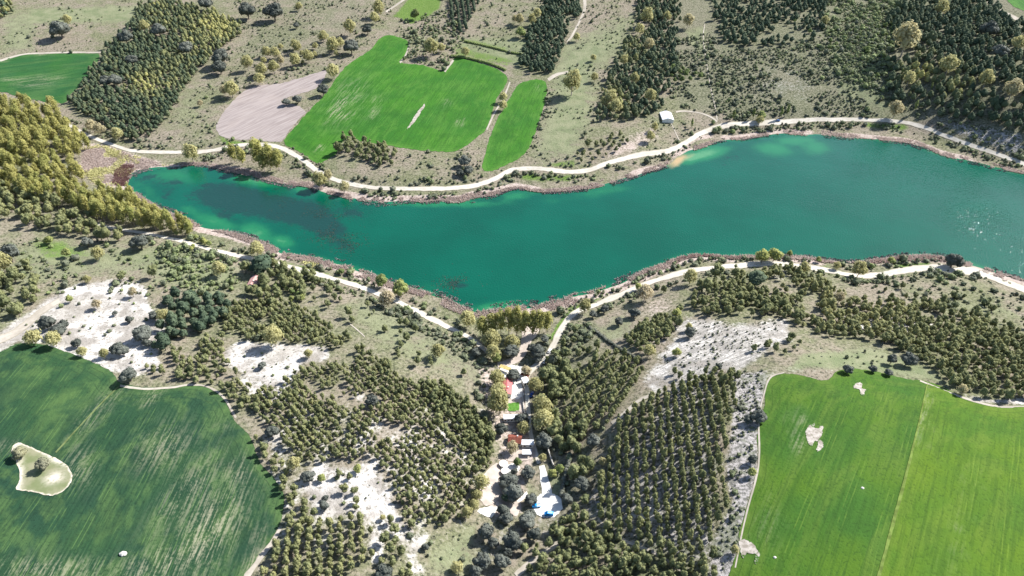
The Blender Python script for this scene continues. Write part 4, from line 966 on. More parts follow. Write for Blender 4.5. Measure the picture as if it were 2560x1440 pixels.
for ln, w0, w1, lab, hl in ((ROAD_N[8:], 8, 24, 'bush on the strip between gravel road and water', (14,.40,94)), (ROAD_S[4:-8], -24, -8, 'bush on the strip between lake road and water', (14,.46,95)), (ROAD_S[6:-6], 9, 26, 'grey green bush lining the uphill side of the lake road', (16,.34,96)), (TRACK_W[6:], -22, -8, 'bush between the dirt track and the reeds', (14,.42,97)), (TRACK_W[4:], 8, 26, 'grey brown bush along the dirt track', (18,.42,98)), (ROAD_N, -18, -8, 'bush on the field side of the gravel road', (16,.56,99))):
    c = catmull(ln, 10)[:, :2]; t = np.gradient(c, axis=0); t /= np.linalg.norm(t, axis=1)[:, None]; nr = np.stack([-t[:, 1], t[:, 0]], 1)
    s_ = 1
    shrubs(list(c + nr * w0 * s_) + list((c + nr * w1 * s_)[::-1]), 3.6, (3.0,1.0), lab, hole=hl, margin=.5)
shrubs([(1380,890),(1400,830),(1450,800),(1490,830),(1420,900),(1380,960)], 3.6, (3.6,1.0), 'dense bush beside the road bend', hole=(14,.25,100))
shrubs([(880,730),(960,745),(1060,800),(1180,880),(1230,920),(1230,960),(1160,900),(1040,820),(960,780)], 3.4, (3.3,.9), 'grey brown bush in the thicket along the dirt track', tint=(.15,.15), hole=(16,.33,101))
shrubs([(840,770),(960,790),(1200,930),(1190,1000),(1060,940),(900,830)], 9, (1.0,.3), 'tiny bush in the sloping meadow', hole=(10,.35,102))
shrubs([(0,600),(330,600),(560,640),(620,690),(560,760),(420,740),(120,740),(0,720)], 6, (2.9,1.2), 'low green bush in the open scrub by the grove', tint=(.4,.3), hole=(22,.42,103))
shrubs([(380,610),(580,650),(600,720),(480,740),(400,690)], 4.2, (3.0,1.0), 'light green bush on the scrubby slope by the cottage', tint=(.65,.25), hole=(20,.32,104))
shrubs([(60,790),(360,700),(410,840),(400,930),(200,880),(40,850)], 9, (2.2,1.0), 'low bush on the white chalk', tint=(.35,.35), hole=(16,.46,105))
shrubs([(560,740),(700,760),(820,800),(800,860),(600,850),(560,800)], 7, (3.0,1.0), 'low bush among the pines', hole=(16,.45,106))
shrubs([(560,860),(820,865),(740,930),(680,965)], 9, (1.9,.8), 'low bush on the small chalk clearing', hole=(14,.48,107))
shrubs([(1680,800),(1960,800),(1900,900),(1720,940),(1650,900)], 3.2, (1.1,.4), 'tiny tuft on the striped chalk slope', tint=(.05,.1), hole=(14,.40,108))
shrubs([(1830,930),(1910,930),(1895,1050),(1880,1200),(1850,1340),(1800,1450),(1790,1330),(1840,1240),(1815,1150),(1840,1000)], 2.7, (1.5,.6), 'grey green thorn bush on the stony slope by the yellow-green field', tint=(.2,.2), hole=(12,.33,109))
shrubs([(2000,860),(2200,870),(2420,975),(2200,925),(1960,935)], 7, (1.5,.7), 'small tuft in the rough grass by the yellow-green field', hole=(16,.5,110))
shrubs([(2180,690),(2340,680),(2560,740),(2560,800),(2300,770),(2150,730)], 6, (2.5,1.0), 'dark bush on the slope above the lake road', hole=(16,.40,111))
shrubs([(750,1180),(990,1190),(1040,1330),(1200,1300),(1180,1440),(950,1440),(940,1300),(790,1280)], 7, (1.7,.8), 'low bush on the pale bare soil', hole=(16,.46,112))
shrubs([(1500,1060),(1700,980),(1830,1000),(1800,1300),(1560,1340),(1480,1250)], 6, (1.5,.6), 'undergrowth bush between the pine rows', hole=(16,.45,113))
shrubs([(1190,890),(1240,930),(1240,1030),(1215,1060),(1190,980)], 5, (3.2,1.0), 'dark bush behind the red roofed house', hole=(12,.3,114))
shrubs([(1330,880),(1350,920),(1340,1000),(1365,1110),(1400,1140),(1420,1240),(1440,1240),(1430,1100),(1380,1000)], 4.6, (3.2,1.0), 'dark bush in the belt beside the hamlet', hole=(12,.32,115))

LONE = []
def lone(kind, rows, label=None, tint=0.0, tall=1.0):
    for r_ in rows: LONE.append((kind, *r_[:3], r_[3] if len(r_) > 3 else tint, r_[4] if len(r_) > 4 else tall, label))
lone('oak', [(148,70,46),(683,26,46),(740,63,16),(918,72,26),(877,113,38),(807,223,30),(743,248,22),(715,253,20),(550,140,46),(548,167,34),(617,25,40),(513,5,38),(395,72,34),(463,117,36),(327,147,28),(287,197,34),(262,200,30),(313,90,34),
  (2473,70,44),(2500,125,36),(347,602,44),(217,604,28),(117,807,38),(140,822,40),(158,812,26),(322,798,19),(287,782,15),(353,833,44),(367,857,24),(290,870,36),(305,876,30),(320,935,44),(190,857,24),(383,787,26),(20,630,48),(677,1077,34),(768,1190,32),(810,1263,26),(813,1245,16),(1062,1367,19),(957,1430,44),(930,1000,34),
  (1319,1180,36),(1272,1200,44),(1284,1230,48),(1327,1248,30),(1418,1247,30),(1286,1178,18),(1258,1275,34),(1264,1293,34),(1317,1300,44),(1328,1284,26),(1336,1336,40),(1281,1351,46),(1270,1378,26),(1254,1404,42),(1215,1330,42),(1232,1357,28),(1206,1403,46),(1190,1428,34),
  (1283,938,32),(1304,1048,36),(1252,1072,34),(1359,1101,44),(1345,878,38),(1362,846,22),(1277,876,40),(1190,880,24),(1897,1040,38),(1870,1048,24),(1883,1147,24),(2273,897,36),(2230,898,26),(2120,922,26),(2183,922,20),(2223,930,20),
  (1587,780,28),(1547,803,24),(1512,772,24),(1483,785,20),(1727,830,30),(1797,917,19),(1483,1100,36),(1455,1210,40),(1360,1050,30),(653,912,22),(660,1110,20),(2385,648,44),(1330,870,26),(1345,895,24)])
lone('oak', [(1160,400,30),(1170,425,24),(1150,430,20),(1265,505,0)][:3])
lone('oak', [(47,1132,34,.75),(105,1160,36,.45)])
lone('dark_pine', [(650,655,66,0,.62),(1893,690,46,0,.7),(1265,1240,26,0,.8)])
lone('pine', [(918,757,16),(871,778,21),(879,795,17),(961,817,19),(1000,803,18),(1015,803,18),(1038,817,20),(1001,828,13),(1015,838,22),(1002,857,17),(994,875,13),(996,886,12),(1047,882,15),(1044,901,20),(1076,896,14),(1078,907,12),(1159,928,17),(934,777,9),(923,787,9),
  (1793,675,34),(1840,675,24),(1770,708,32),(1660,720,18),(1700,770,20),(2360,745,20),(2310,750,18),(300,690,20),(380,675,28),(303,686,20)])
lone('autumn', [(873,68,30),(807,87,24),(830,113,28),(850,107,22),(743,117,22),(687,130,24),(665,127,22),(737,147,26),(770,138,26),(683,167,24),(653,173,28),(647,195,24),(833,177,28),(947,20,30),(937,43,22),(1077,117,34),(1103,117,20),(1163,128,20),(747,15,16),(1257,262,20),(1258,242,20),
  (167,50,20),(358,63,24),(577,220,34),(617,157,28),(293,333,26),(477,383,34),(227,313,26,.6),(247,322,24,.6),(500,257,14,.6),(1430,208,44),(1487,192,18),(1442,92,16),(1300,48,20,.3),(1287,47,16,.3),(1343,32,20),(1330,50,20),(1618,42,30),(1600,73,22),(1668,40,20),(1720,52,26,.5),(1623,110,24,.4),(1560,150,20),(1587,197,22),(1625,237,28),(1528,243,28),(1540,266,30),(1513,253,20),(1627,340,22),(1637,317,18),(1483,143,14),
  (2357,17,30),(2265,100,56,.4),(2373,163,38),(2273,197,28),(2467,197,34),(2533,223,38,.5),(2240,272,34,.5),(2063,50,20),(2547,107,30),(968,745,36,.8),(683,838,50),(770,883,22),(1170,797,36),(1227,848,44),(1232,880,34),(1095,876,32),
  (547,672,34),(217,697,18),(243,633,28),(133,847,34),(80,840,36),(260,883,22),(203,877,24),(330,730,22,.7),(240,760,22,.8),(407,787,28),(0,655,44),(1613,730,40,.8),(1727,690,34),(1462,766,30),(1623,877,28),(1723,817,18),(2150,672,34),(2093,663,18),(2013,670,24),(797,450,34),(820,440,22,.3),(860,468,24,.3),
  (1243,943,38),(1248,1005,48,0,1.3),(1244,975,40),(1338,963,36),(1356,1016,50),(1357,1048,46),(1233,1015,30),(1310,1070,30),(1280,1118,28,.6),(1204,1208,40),(1193,1237,26),(1186,1262,26),(733,1160,32),(1143,1417,28),(1167,1280,28),(957,1293,14),(2407,973,20,.5),(1837,1375,20),(1507,1153,20,.3),(1900,300,18),(1315,925,24,.7),(1356,1143,18),(1280,855,34),(2100,745,22,.7),(2165,812,18),(650,170,22,.5),(700,150,20,.6),(560,225,20,.6)])
lone('autumn', [(640,620,34)], 'bright yellow willow beside the track by the pink roofed cottage', .0)
lone('green', [(1302,77,26,.2),(1037,33,24,.1),(953,700,34,.2),(1000,720,42,.45),(853,677,16),(173,747,18,.5),(1597,717,20,.9),(1693,780,24,.8),(1693,880,22,.7),(1908,638,34,.9),(1938,635,34,.8),(1975,633,15,.3),(2047,648,14,.3),(2230,650,18,.5),(893,1170,22,.7),(803,1193,20,.5),(1381,1182,22,.7),(1400,1171,22,.2),(1293,1154,22,0),(1880,1180,22,.6),(120,597,22,.5),(165,630,22,.5),(1240,895,24,.4),(1310,390,0)][:-1] + [(2350,865,18,.4),(370,965,18,.2),(1290,255,0)][:1])
for k_, x_, y_, d_, s_ in (('slim',1835,285,11,1.0),('slim',1731,307,10,1.0),('slim',1885,283,11,1.0),('slim',1955,280,11,1.0),('slim',1972,272,11,1.0),('slim',2257,177,8,1.0),('slim',2292,262,12,1.0),('green',1905,288,20,1.1),('slim',2330,215,8,1.0)):
    LONE.append((k_, x_, y_, d_, .25, s_, None))
for x_, y_, d_, s_ in ((580,380,24,.8),(600,384,26,.8),(640,378,38,.75),(668,384,40,.75),(692,392,32,.75),(655,400,30,.7),(1205,812,34,.75),(1230,804,32,.95),(1252,800,32,1.0),(1272,796,32,1.05),(1292,798,34,1.05),(1312,798,34,1.0),(1332,800,34,.95),(1350,802,30,.9),(1368,800,26,.95)):
    LONE.append(('poplar', x_, y_, d_, .1, s_, None))

MARKS = [('the pinkish ploughed field', (670,280), 90), ('the large bright green field', (1000,250), 190), ('the narrow green field strip', (1285,310), 90), ('the far green field corner', (120,195), 110), ('the dark green field', (420,1130), 260),
 ('the bare island in the dark field', (110,1185), 70), ('the yellow-green field', (2200,1180), 260), ('the white chalk clearing', (250,805), 130), ('the small chalk clearing', (690,905), 80), ('the striped chalk slope', (1790,870), 90), ('the red roofed house', (1268,965), 25),
 ('the white roofed barn', (1668,289), 20), ('the pink roofed cottage', (630,699), 20), ('the paved turning circle', (1370,1262), 35), ('the white shed', (1280,1045), 20), ('the sloping meadow', (1040,870), 90), ('the square dark wood', (380,180), 120), ('the conifer belt', (1600,160), 70),
 ('the wide upper wood', (2400,160), 120), ('the terraced plots', (1230,120), 60), ('the sandy beach', (1695,392), 25), ('the far gravel road', (2100,299), 60), ('the gravel road bend', (960,470), 60), ('the lake road bend', (1500,757), 60), ('the long poplar belt', (300,520), 90),
 ('the straight pine rows', (1660,1200), 110), ('the west plantation', (950,1090), 150), ('the bare loop of the south road', (2360,670), 60), ('the scrubby upper slope', (760,60), 90), ('the wooded southern slope', (2150,790), 140), ('the reedy lake head', (290,420), 40), ('the orange roofed house', (1288,1102), 18), ('the oak grove', (1240,1360), 45)]
def label_for(kind, x, y, d, tint, size):
    sz = 'small' if size < {'pine': 3.6, 'slim': 3}.get(kind, 5) else ('large' if size > {'pine': 5.6, 'slim': 9}.get(kind, 9.5) else 'mid-sized')
    what = {'oak': 'dark round holm oak', 'pine': 'rounded olive pine', 'dark_pine': 'deep green spreading pine', 'autumn': 'pale yellow autumn tree', 'green': 'fresh green leafy tree', 'slim': 'slim upright poplar', 'poplar': 'tall olive yellow poplar', 'red': 'red leaved tree'}[kind]
    if kind == 'oak' and tint > .3: what = 'olive tinted holm oak'
    if kind == 'autumn' and tint > .35: what = 'tan coloured autumn tree'
    if kind == 'green' and tint > .5: what = 'yellow green leafy tree'
    nm, (mx, my), r_ = min(MARKS, key=lambda m: math.hypot(m[1][0] - x, (m[1][1] - y) * 1.4) - m[2] * .8)
    dx, dy = x - mx, y - my
    if abs(dx) < 18 and abs(dy) < 14: rel = 'beside'
    elif abs(dx) > 1.3 * abs(dy): rel = 'left of' if dx < 0 else 'right of'
    else: rel = 'above' if dy < 0 else 'below'
    return '%s %s %s %s' % (sz, what, rel, nm)
lone_data = []
for kind, x, y, d, tint, tall, lab in LONE:
    if d <= 0: continue
    z = 5.0
    g = ground([(x, y)])
    for _ in range(3):
        size = d / px_per_m(g + [[0, 0, z]])[0] / {'poplar': .86, 'slim': .86, 'autumn': .84, 'oak': .88, 'green': .88}.get(kind, .92)
        z = HC[kind] * size * tall
        g = ground([(x, y)], z)
    lone_data.append([kind, g[0], size, tint, tall, lab or label_for(kind, x, y, d, tint, size), x, y])
ORD = ['first', 'second', 'third', 'fourth', 'fifth', 'sixth', 'seventh', 'eighth', 'ninth', 'tenth', 'eleventh', 'twelfth', 'thirteenth']
by = {}
for e in lone_data: by.setdefault(e[5], []).append(e)
for lab, es in by.items():
    if len(es) > 1:
        es.sort(key=lambda e: e[6])
        for i, e in enumerate(es): e[5] = lab + ', ' + ('leftmost of %d' % len(es) if i == 0 else ('rightmost of %d' % len(es) if i == len(es) - 1 else ORD[min(i, 12)] + ' from the left'))
GRP = {'oak': 'holm oaks standing alone or in groves', 'pine': 'single pines in the open', 'dark_pine': 'spreading pines by themselves', 'autumn': 'autumn trees with yellowing leaves', 'green': 'single leafy green trees', 'slim': 'slim poplars by the far road', 'poplar': 'poplars on the lake shore', 'red': None}
NLONE = {}
for kind, p, size, tint, tall, lab, x, y in lone_data:
    plant(kind, p, size, lab, GRP[kind], tint, None, tall * float(rng.normal(1.08 if kind == 'autumn' else 1, .06)))
    NLONE[kind] = NLONE.get(kind, 0) + 1
lone_xy = np.array([e[1][:2] for e in lone_data]); lone_r = np.array([e[2] for e in lone_data]) * .42
STUFF_NAME = {'pine': 'pine_wood', 'dark_pine': 'conifer_wood', 'shrub': 'scrub', 'poplar': 'poplar_wood', 'green': 'thicket', 'autumn': 'autumn_wood'}
STUFF_LAB = {'pine': 'olive green pines of the plantations beyond the nearest ones', 'dark_pine': 'dark conifers filling the woods on the far slope', 'shrub': 'countless small bushes dotted over the slopes', 'poplar': 'more poplars at the head of the lake', 'green': 'more green bushy trees on the slopes', 'autumn': 'more autumn trees'}
for kind, parts in POOL.items():
    g = np.vstack([a[0] for a in parts]); s = np.concatenate([a[1] for a in parts]); t = np.concatenate([a[2] for a in parts]); st = np.concatenate([a[3] for a in parts])
    li = np.concatenate([np.full(len(a[0]), i) for i, a in enumerate(parts)])
    d = np.full(len(g), 1e9)
    for i in range(0, len(lone_xy)):
        dd = np.hypot(g[:, 0] - lone_xy[i, 0], g[:, 1] - lone_xy[i, 1]) - lone_r[i]
        d = np.minimum(d, dd)
    k = d > s * .28
    g, s, t, st, li = g[k], s[k], t[k], st[k], li[k]
    q = to_px(g[:, 0], g[:, 1], g[:, 2])
    big = s * px_per_m(g)
    vis = (q[:, 0] > 2) & (q[:, 0] < 2558) & (q[:, 1] > 4) & (q[:, 1] < 1444)
    order = np.argsort(-np.where(vis, big, 0))
    nind = min(int(vis.sum()), 300 - NLONE.get(kind, 0))
    zbox = {}
    for j in set(li[order[:nind]].tolist()):
        qq = q[order[:nind]][li[order[:nind]] == j]
        zbox[j] = (np.quantile(qq[:, 0], [.33, .67]), np.quantile(qq[:, 1], .5))
    for i in order[:nind]:
        lab = parts[li[i]][4]
        zx, zy = zbox[li[i]]
        where = ', %s %s' % ('upper' if q[i, 1] < zy else 'lower', 'left' if q[i, 0] < zx[0] else ('right' if q[i, 0] > zx[1] else 'middle'))
        plant(kind, g[i], float(s[i]), lab + where, plural(lab), float(t[i]), None, float(st[i]), parts=(kind != 'shrub'))
    rest = order[nind:]
    if len(rest):
        o = stuff_instances(STUFF_NAME[kind], kind, g[rest], s[rest], t[rest], st[rest])
        tag(o, STUFF_LAB[kind], 'woodland' if kind != 'shrub' else 'bushes', None, 'stuff')
    print(kind, len(g), 'individuals', nind)

# ------------------------------------------------------------------ reeds and water weed
def blades(name, P, hgt, wid, mat, tint, lab, lean=.35, nb=3):
    n_ = len(P)
    V = []
    for b in range(nb):
        a = rng.uniform(0, 6.28, n_); h = hgt * rng.uniform(.6, 1.3, n_); w_ = wid * rng.uniform(.6, 1.3, n_)
        o = P + np.column_stack([rng.normal(0, wid * .4, n_), rng.normal(0, wid * .4, n_), np.full(n_, -.1)])
        dx = np.column_stack([np.cos(a) * w_ * .5, np.sin(a) * w_ * .5, np.zeros(n_)])
        top = o + np.column_stack([rng.normal(0, lean, n_) * h, rng.normal(0, lean, n_) * h, h])
        V.append(np.stack([o - dx, o + dx, top + dx * .7, top - dx * .5], 1))
    V = np.stack(V, 1).reshape(-1, 3)
    f = np.arange(len(V)).reshape(-1, 4)
    me = new_mesh(name, V, f, [M[mat]]); attr(me, 'leaf', np.repeat(rng.uniform(0, 1, n_ * nb), 4))
    o = link(name, me); o["tint"] = float(tint)
    return tag(o, lab, 'reeds', None, 'stuff')
def shore_points(dmin, dmax, dens, hole):
    a = lake_w; b = np.roll(a, -1, 0)
    L = np.hypot(*(b - a).T); cum = L.sum()
    n_ = int(cum * (dmax - dmin) * dens)
    i = rng.choice(len(a), n_, p=L / cum); u = rng.random(n_)[:, None]
    t = (b - a)[i] / np.maximum(L[i], 1e-6)[:, None]; nr = np.stack([t[:, 1], -t[:, 0]], 1)
    p = a[i] + (b - a)[i] * u
    test = in_poly(p + nr * 1.0, lake_w); nr[test] *= -1
    wid = .35 + 1.0 * vnoise(p[:, 0], p[:, 1], 38, 55)
    p = p + nr * (rng.uniform(dmin, dmax, n_) * wid)[:, None]
    nz = vnoise(p[:, 0], p[:, 1], hole[0], hole[2]) * .6 + vnoise(p[:, 0], p[:, 1], hole[0] * .3, hole[2] + 1) * .4
    k = nz > hole[1]
    p = p[k]
    q = to_px(p[:, 0], p[:, 1], np.zeros(len(p)))
    k = ~((q[:, 0] > 1670) & (q[:, 0] < 1735) & (q[:, 1] > 370) & (q[:, 1] < 425)) & ~((q[:, 0] > 1760) & (q[:, 0] < 2300) & (q[:, 1] < 365) & (rng.random(len(q)) < .45)) & (q[:, 0] < 2700)
    p = p[k]
    return np.column_stack([p, np.maximum(H(p[:, 0], p[:, 1]), 0.0)])
blades('dry_reeds', shore_points(-2.5, 5.5, 2.3, (18, .40, 56)), 1.0, .6, 'reed', 0.0, 'pinkish dry reeds fringing the water all along the shore', .65)
blades('dead_reeds', shore_points(-7, -.5, 1.3, (16, .53, 58)), .55, .6, 'dark_reed', 0.0, 'dark dead reeds standing in the shallow water', .8)
wet = scatter([(205,372),(262,362),(330,388),(400,408),(440,420),(330,432),(292,462),(255,462),(205,425)], .95, fields=False)
nz = vnoise(wet[:, 0], wet[:, 1], 14, 77)
blades('dry_reeds', wet[nz < .66], .6, .8, 'reed', 0.0, 'pale dry reed bed at the head of the lake', 1.2)
yl = np.vstack([wet[nz > .70], scatter([(265,372),(300,382),(350,405),(345,410),(290,395)], .8, fields=False), scatter([(205,430),(250,425),(262,450),(240,462)], .8, fields=False), scatter([(750,652),(790,655),(800,670),(770,668)], .7, fields=False)])
blades('yellow_reeds', yl, .7, .8, 'yellow_reed', 0.0, 'yellowish reed patches in the marsh', 1.0)
rd = ground(rng.uniform([276,408],[336,468], (3500, 2))); rd = rd[in_poly(to_px(rd[:,0],rd[:,1],rd[:,2]), [(334,414),(326,432),(316,462),(300,466),(282,456),(290,425),(310,412)])]
blades('red_reeds', rd, .7, 1.1, 'reed', 1.0, 'reddish brown reeds at the tip of the lake', .9)
rd = shore_points(0, 6, .9, (10, .30, 59)); q = to_px(rd[:, 0], rd[:, 1], rd[:, 2])
k = ((q[:, 1] > 636) & (((q[:, 0] > 1690) & (q[:, 0] < 1850)) | ((q[:, 0] > 2150) & (q[:, 0] < 2350))))
blades('red_reeds', rd[k], 1.3, .8, 'reed', .55, 'rusty reeds along the southern shore')
def weeds(bl):
    P = []
    for x, y, rx, ry, n_ in bl:
        q = rng.normal(0, .5, (n_, 2)) * [rx, ry] + [x, y]; P.append(np.column_stack([hit_plane(q, 0.0), np.zeros(n_)]))
    P = np.vstack(P)
    nz = vnoise(P[:, 0], P[:, 1], 7, 91)
    P = P[(nz > .48) & in_poly(P[:, :2], lake_w) & (seg_dist(P[:, :2], lake_w[::2]) > 4)]; P[:, 2] = .10
    return P
blades('water_weed', weeds([(810,545,80,34,700),(830,590,70,24,600),(860,610,60,26,400),(1140,710,50,20,500),(1110,690,60,20,80),(700,510,140,40,300),(880,620,50,24,160)]), .12, .55, 'weed', 0.0, 'brown weed breaking the lake surface', 2.0, 2)

# ------------------------------------------------------------------ hedges, walls, stones
def hedge(pts, w, h, lab, mat='oak'):
    c = catmull(pts, 8); g = ground(c)
    d = np.concatenate([[0], np.cumsum(np.hypot(*np.diff(g[:, :2], axis=0).T))])
    n_ = max(2, int(d[-1] / (w * .7)))
    u = np.linspace(0, d[-1], n_); P = np.stack([np.interp(u, d, g[:, j]) for j in range(3)], 1)
    o0 = P[0]
    v, f, t, s = crown([((p[0] - o0[0] + rng.normal(0, .15), p[1] - o0[1] + rng.normal(0, .15), p[2] - o0[2] + h * .4), (w * .6 * rng.uniform(.8, 1.2), w * .6 * rng.uniform(.8, 1.2), h * .62 * rng.uniform(.75, 1.15))) for p in P], n_ * 22, w * .16, int(pts[0][0]), sub=1)
    me = new_mesh('hedge', v, f, [M[mat]], smooth_=s); attr(me, 'leaf', t)
    o = link('hedge', me); o.location = o0; o["tint"] = .1
    tag(o, lab, 'hedge')
hedge([(1474,820),(1500,838),(1516,852)], 2.4, 1.8, 'dark clipped hedge running down from the road bend meadow')
hedge([(1520,854),(1545,872),(1580,892),(1600,905)], 2.6, 1.9, 'dark hedge continuing into the pine wedge')
hedge([(1165,105),(1200,113),(1240,122),(1275,132),(1300,136)], 3.2, 2.2, 'hedge between the upper terraced plots', 'green')
hedge([(1130,142),(1165,146),(1200,154),(1240,166),(1262,176)], 3.6, 2.6, 'thick hedge along the upper edge of the large green field', 'green')
hedge([(1425,1140),(1418,1170),(1410,1205),(1402,1240)], 2.6, 2.4, 'dark hedge beside the lawn by the turning circle')
M['stone'] = plain('grey_stone', (0.36, 0.34, 0.31), .95, .1, .25, 1.5)
M['white_stone'] = plain('white_stone', (0.48, 0.455, 0.41), .95, .1, .12, 1.5)
def wall(pts, h, w, lab):
    g = ground(catmull(pts, 6))
    root = empty('stone_wall', g[0]); tag(root, lab, 'wall')
    bits = []
    d = np.concatenate([[0], np.cumsum(np.hypot(*np.diff(g[:, :2], axis=0).T))])
    u = np.arange(0, d[-1], 1.2)
    P = np.stack([np.interp(u, d, g[:, j]) for j in range(3)], 1)
    for i in range(len(P) - 1):
        a, b = P[i], P[i + 1]; t = (b - a)[:2]; L = np.hypot(*t); t = t / L; nr = np.array([-t[1], t[0]]) * w * .5 * rng.uniform(.9, 1.1)
        a2, b2 = a[:2] + t * .02, b[:2] - t * .02
        hh = h * rng.uniform(.92, 1.06)
        c = [*(np.array([*(a2 + s * nr), a[2] - .3]) for s in (-1, 1)), *(np.array([*(b2 + s * nr), a[2] - .3]) for s in (1, -1))]
        v = [p - g[0] for p in c] + [p - g[0] + [0, 0, hh + .3] for p in c]
        me = new_mesh('stone_block', v, [(3, 2, 1, 0), (4, 5, 6, 7), (0, 1, 5, 4), (1, 2, 6, 5), (2, 3, 7, 6), (3, 0, 4, 7)], [M['stone']])
        link('stone_block', me, root)
wall([(1369,1122),(1374,1140),(1380,1158),(1385,1170)], 2.0, .5, 'dark stone wall beside the lawn above the turning circle')
wall([(1306,978),(1307,1000),(1309,1020),(1313,1040)], 1.2, .4, 'low stone wall along the hamlet road')
for x_, y_, s_, lab in ((308,1386,1.6,'white boulder heap in the dark green field'), (2156,1221,.8,'small white stone in the yellow-green field'), (1937,1394,.7,'white stone near the corner of the yellow-green field')):
    g = ground([(x_, y_)])[0]
    for i in range(1):
        v, f = ICO[2]
        vv = v * (1 + .28 * (vnoise(v[:, 0] * 3 + x_, v[:, 1] * 3 + v[:, 2] * 2, 1, 3) - .5))[:, None] * [s_, s_ * .8, s_ * .6]
        o = link('boulder', new_mesh('boulder', vv, f, [M['white_stone']], smooth_=False)); o.location = g + [0, 0, s_ * .25]
        tag(o, lab, 'stone')

# ------------------------------------------------------------------ houses
def box(x0, x1, y0, y1, z0, z1):
    v = [(x0, y0, z0), (x1, y0, z0), (x1, y1, z0), (x0, y1, z0), (x0, y0, z1), (x1, y0, z1), (x1, y1, z1), (x0, y1, z1)]
    return v, [(3, 2, 1, 0), (4, 5, 6, 7), (0, 1, 5, 4), (1, 2, 6, 5), (2, 3, 7, 6), (3, 0, 4, 7)]
def part(name, vf, mat, parent, label=None):
    o = link(name, new_mesh(name, vf[0], vf[1], [mat]), parent)
    if label: o["label"] = label
    return o
M['white_wall'] = plain('white_plaster', (0.72, 0.69, 0.63), .9, .1, .08, .6)
M['white_roof'] = plain('white_sheet_roof', (0.60, 0.62, 0.64), .5, .4, .12, .5)
M['grey_roof'] = plain('grey_sheet_roof', (0.50, 0.52, 0.56), .5, .4, .14, .5)
M['pink_tile'] = plain('faded_pink_tile', (0.44, 0.255, 0.23), .9, .15, .14, 1.2)
M['red_tile'] = plain('red_tile', (0.42, 0.13, 0.13), .85, .2, .12, 1.2)
M['rust_tile'] = plain('rust_tile', (0.16, 0.050, 0.034), .85, .2, .2, 1.2)
M['wood'] = plain('dark_wood', (0.10, 0.065, 0.045), .9, .1, .25, 2)
M['yellow_wood'] = plain('weathered_yellow_wood', (0.36, 0.29, 0.12), .9, .1, .2, 1)
M['glass'] = plain('dark_glass', (0.03, 0.035, 0.04), .08, .6, .1, 1)
M['white_cloth'] = plain('white_canvas', (0.74, 0.70, 0.66), .9, .1, .06, 1)
def house(name, a, b, width, h, rise, roof, walls, lab, cat='house', half_short=0.0, windows=3, chimney=True, eave=.35, ripple=None):
    """gable house whose ridge runs between two photo points (at roof height)"""
    ga, gb = ground([a, b], h + rise * .6)
    L = math.hypot(*(gb - ga)[:2]); th = math.atan2((gb - ga)[1], (gb - ga)[0])
    mid = (ga + gb) / 2; base = float(min(ga[2], gb[2]))
    root = empty(name, (mid[0], mid[1], base), th); tag(root, lab, cat)
    w2, l2 = width / 2, L / 2
    prof = [(-l2, -w2), (l2 - half_short, -w2), (l2 - half_short, 0), (l2, 0), (l2, w2), (-l2, w2)] if half_short else [(-l2, -w2), (l2, -w2), (l2, w2), (-l2, w2)]
    V, Fc = [], []
    n_ = len(prof)
    for x, y in prof: V.append((x, y, -.6))
    for x, y in prof: V.append((x, y, h + rise * (1 - abs(y) / w2)))
    for i in range(n_): Fc.append((i, (i + 1) % n_, n_ + (i + 1) % n_, n_ + i))
    i0 = len(V); V += [(-l2, 0, h + rise), (l2, 0, h + rise)]
    Fc += [(n_ + n_ - 1, i0, n_), ] if not half_short else [(2 * n_ - 1, i0, n_)]
    if not half_short: Fc += [(n_ + 1, i0 + 1, n_ + 2)]
    part('wall', (V, Fc), walls, root)
    for sgn, x1 in ((-1, l2 - half_short), (1, l2)):
        y1 = sgn * (w2 + eave); zz = lambda y: h + rise * (1 - abs(y) / w2)
        n0 = max(2, int((x1 + l2 + 2 * eave) / .9))
        xs = np.linspace(-l2 - eave, x1 + eave, n0 + 1)
        v, f = [], []
        for i, x in enumerate(xs):
            d = .03 if i % 2 else .0
            v += [(x, sgn * .01, zz(0) + .12 + d), (x, y1, zz(y1) + .12 + d), (x, sgn * .01, zz(0) + .02), (x, y1, zz(y1) + .02)]
        for i in range(n0):
            k_ = 4 * i
            q = [(k_, k_ + 1, k_ + 5, k_ + 4), (k_ + 2, k_ + 6, k_ + 7, k_ + 3), (k_ + 1, k_ + 3, k_ + 7, k_ + 5)]
            f += q if sgn < 0 else [t[::-1] for t in q]
        f += [(0, 2, 3, 1), (4 * n0, 4 * n0 + 1, 4 * n0 + 3, 4 * n0 + 2)]
        rf = part('roof_slope', (v, f), roof, root)
        if chimney and sgn > 0: part('chimney', box(l2 * .3, l2 * .3 + .6, .5, 1.1, h + rise * .5, h + rise + .8), walls, rf)
    for sgn in (-1, 1):
        ll = l2 - (half_short if sgn < 0 else 0)
        for i in range(windows):
            x = -l2 + (ll + l2) * (i + .5) / windows
            if i == windows // 2 and sgn < 0:
                part('door', box(x - .5, x + .5, sgn * w2 - .04, sgn * w2 + .04, 0, 2.0), M['wood'], root)
            else:
                fr = part('window', box(x - .5, x + .5, sgn * w2 - .05, sgn * w2 + .05, 1.0, 2.1), M['wood'], root)
                part('pane', box(x - .42, x + .42, sgn * w2 - .06, sgn * w2 + .06, 1.08, 2.02), M['glass'], fr)
    return root
house('barn', (1664, 275), (1671, 297), 10.5, 3.2, 1.6, M['white_roof'], M['white_wall'], 'white roofed barn among scrub above the gravel road', 'barn', windows=3, chimney=False)
house('cottage', (640, 689), (626, 708), 5.6, 2.8, 1.3, M['pink_tile'], M['white_wall'], 'small pink roofed cottage among pines near the dirt track')
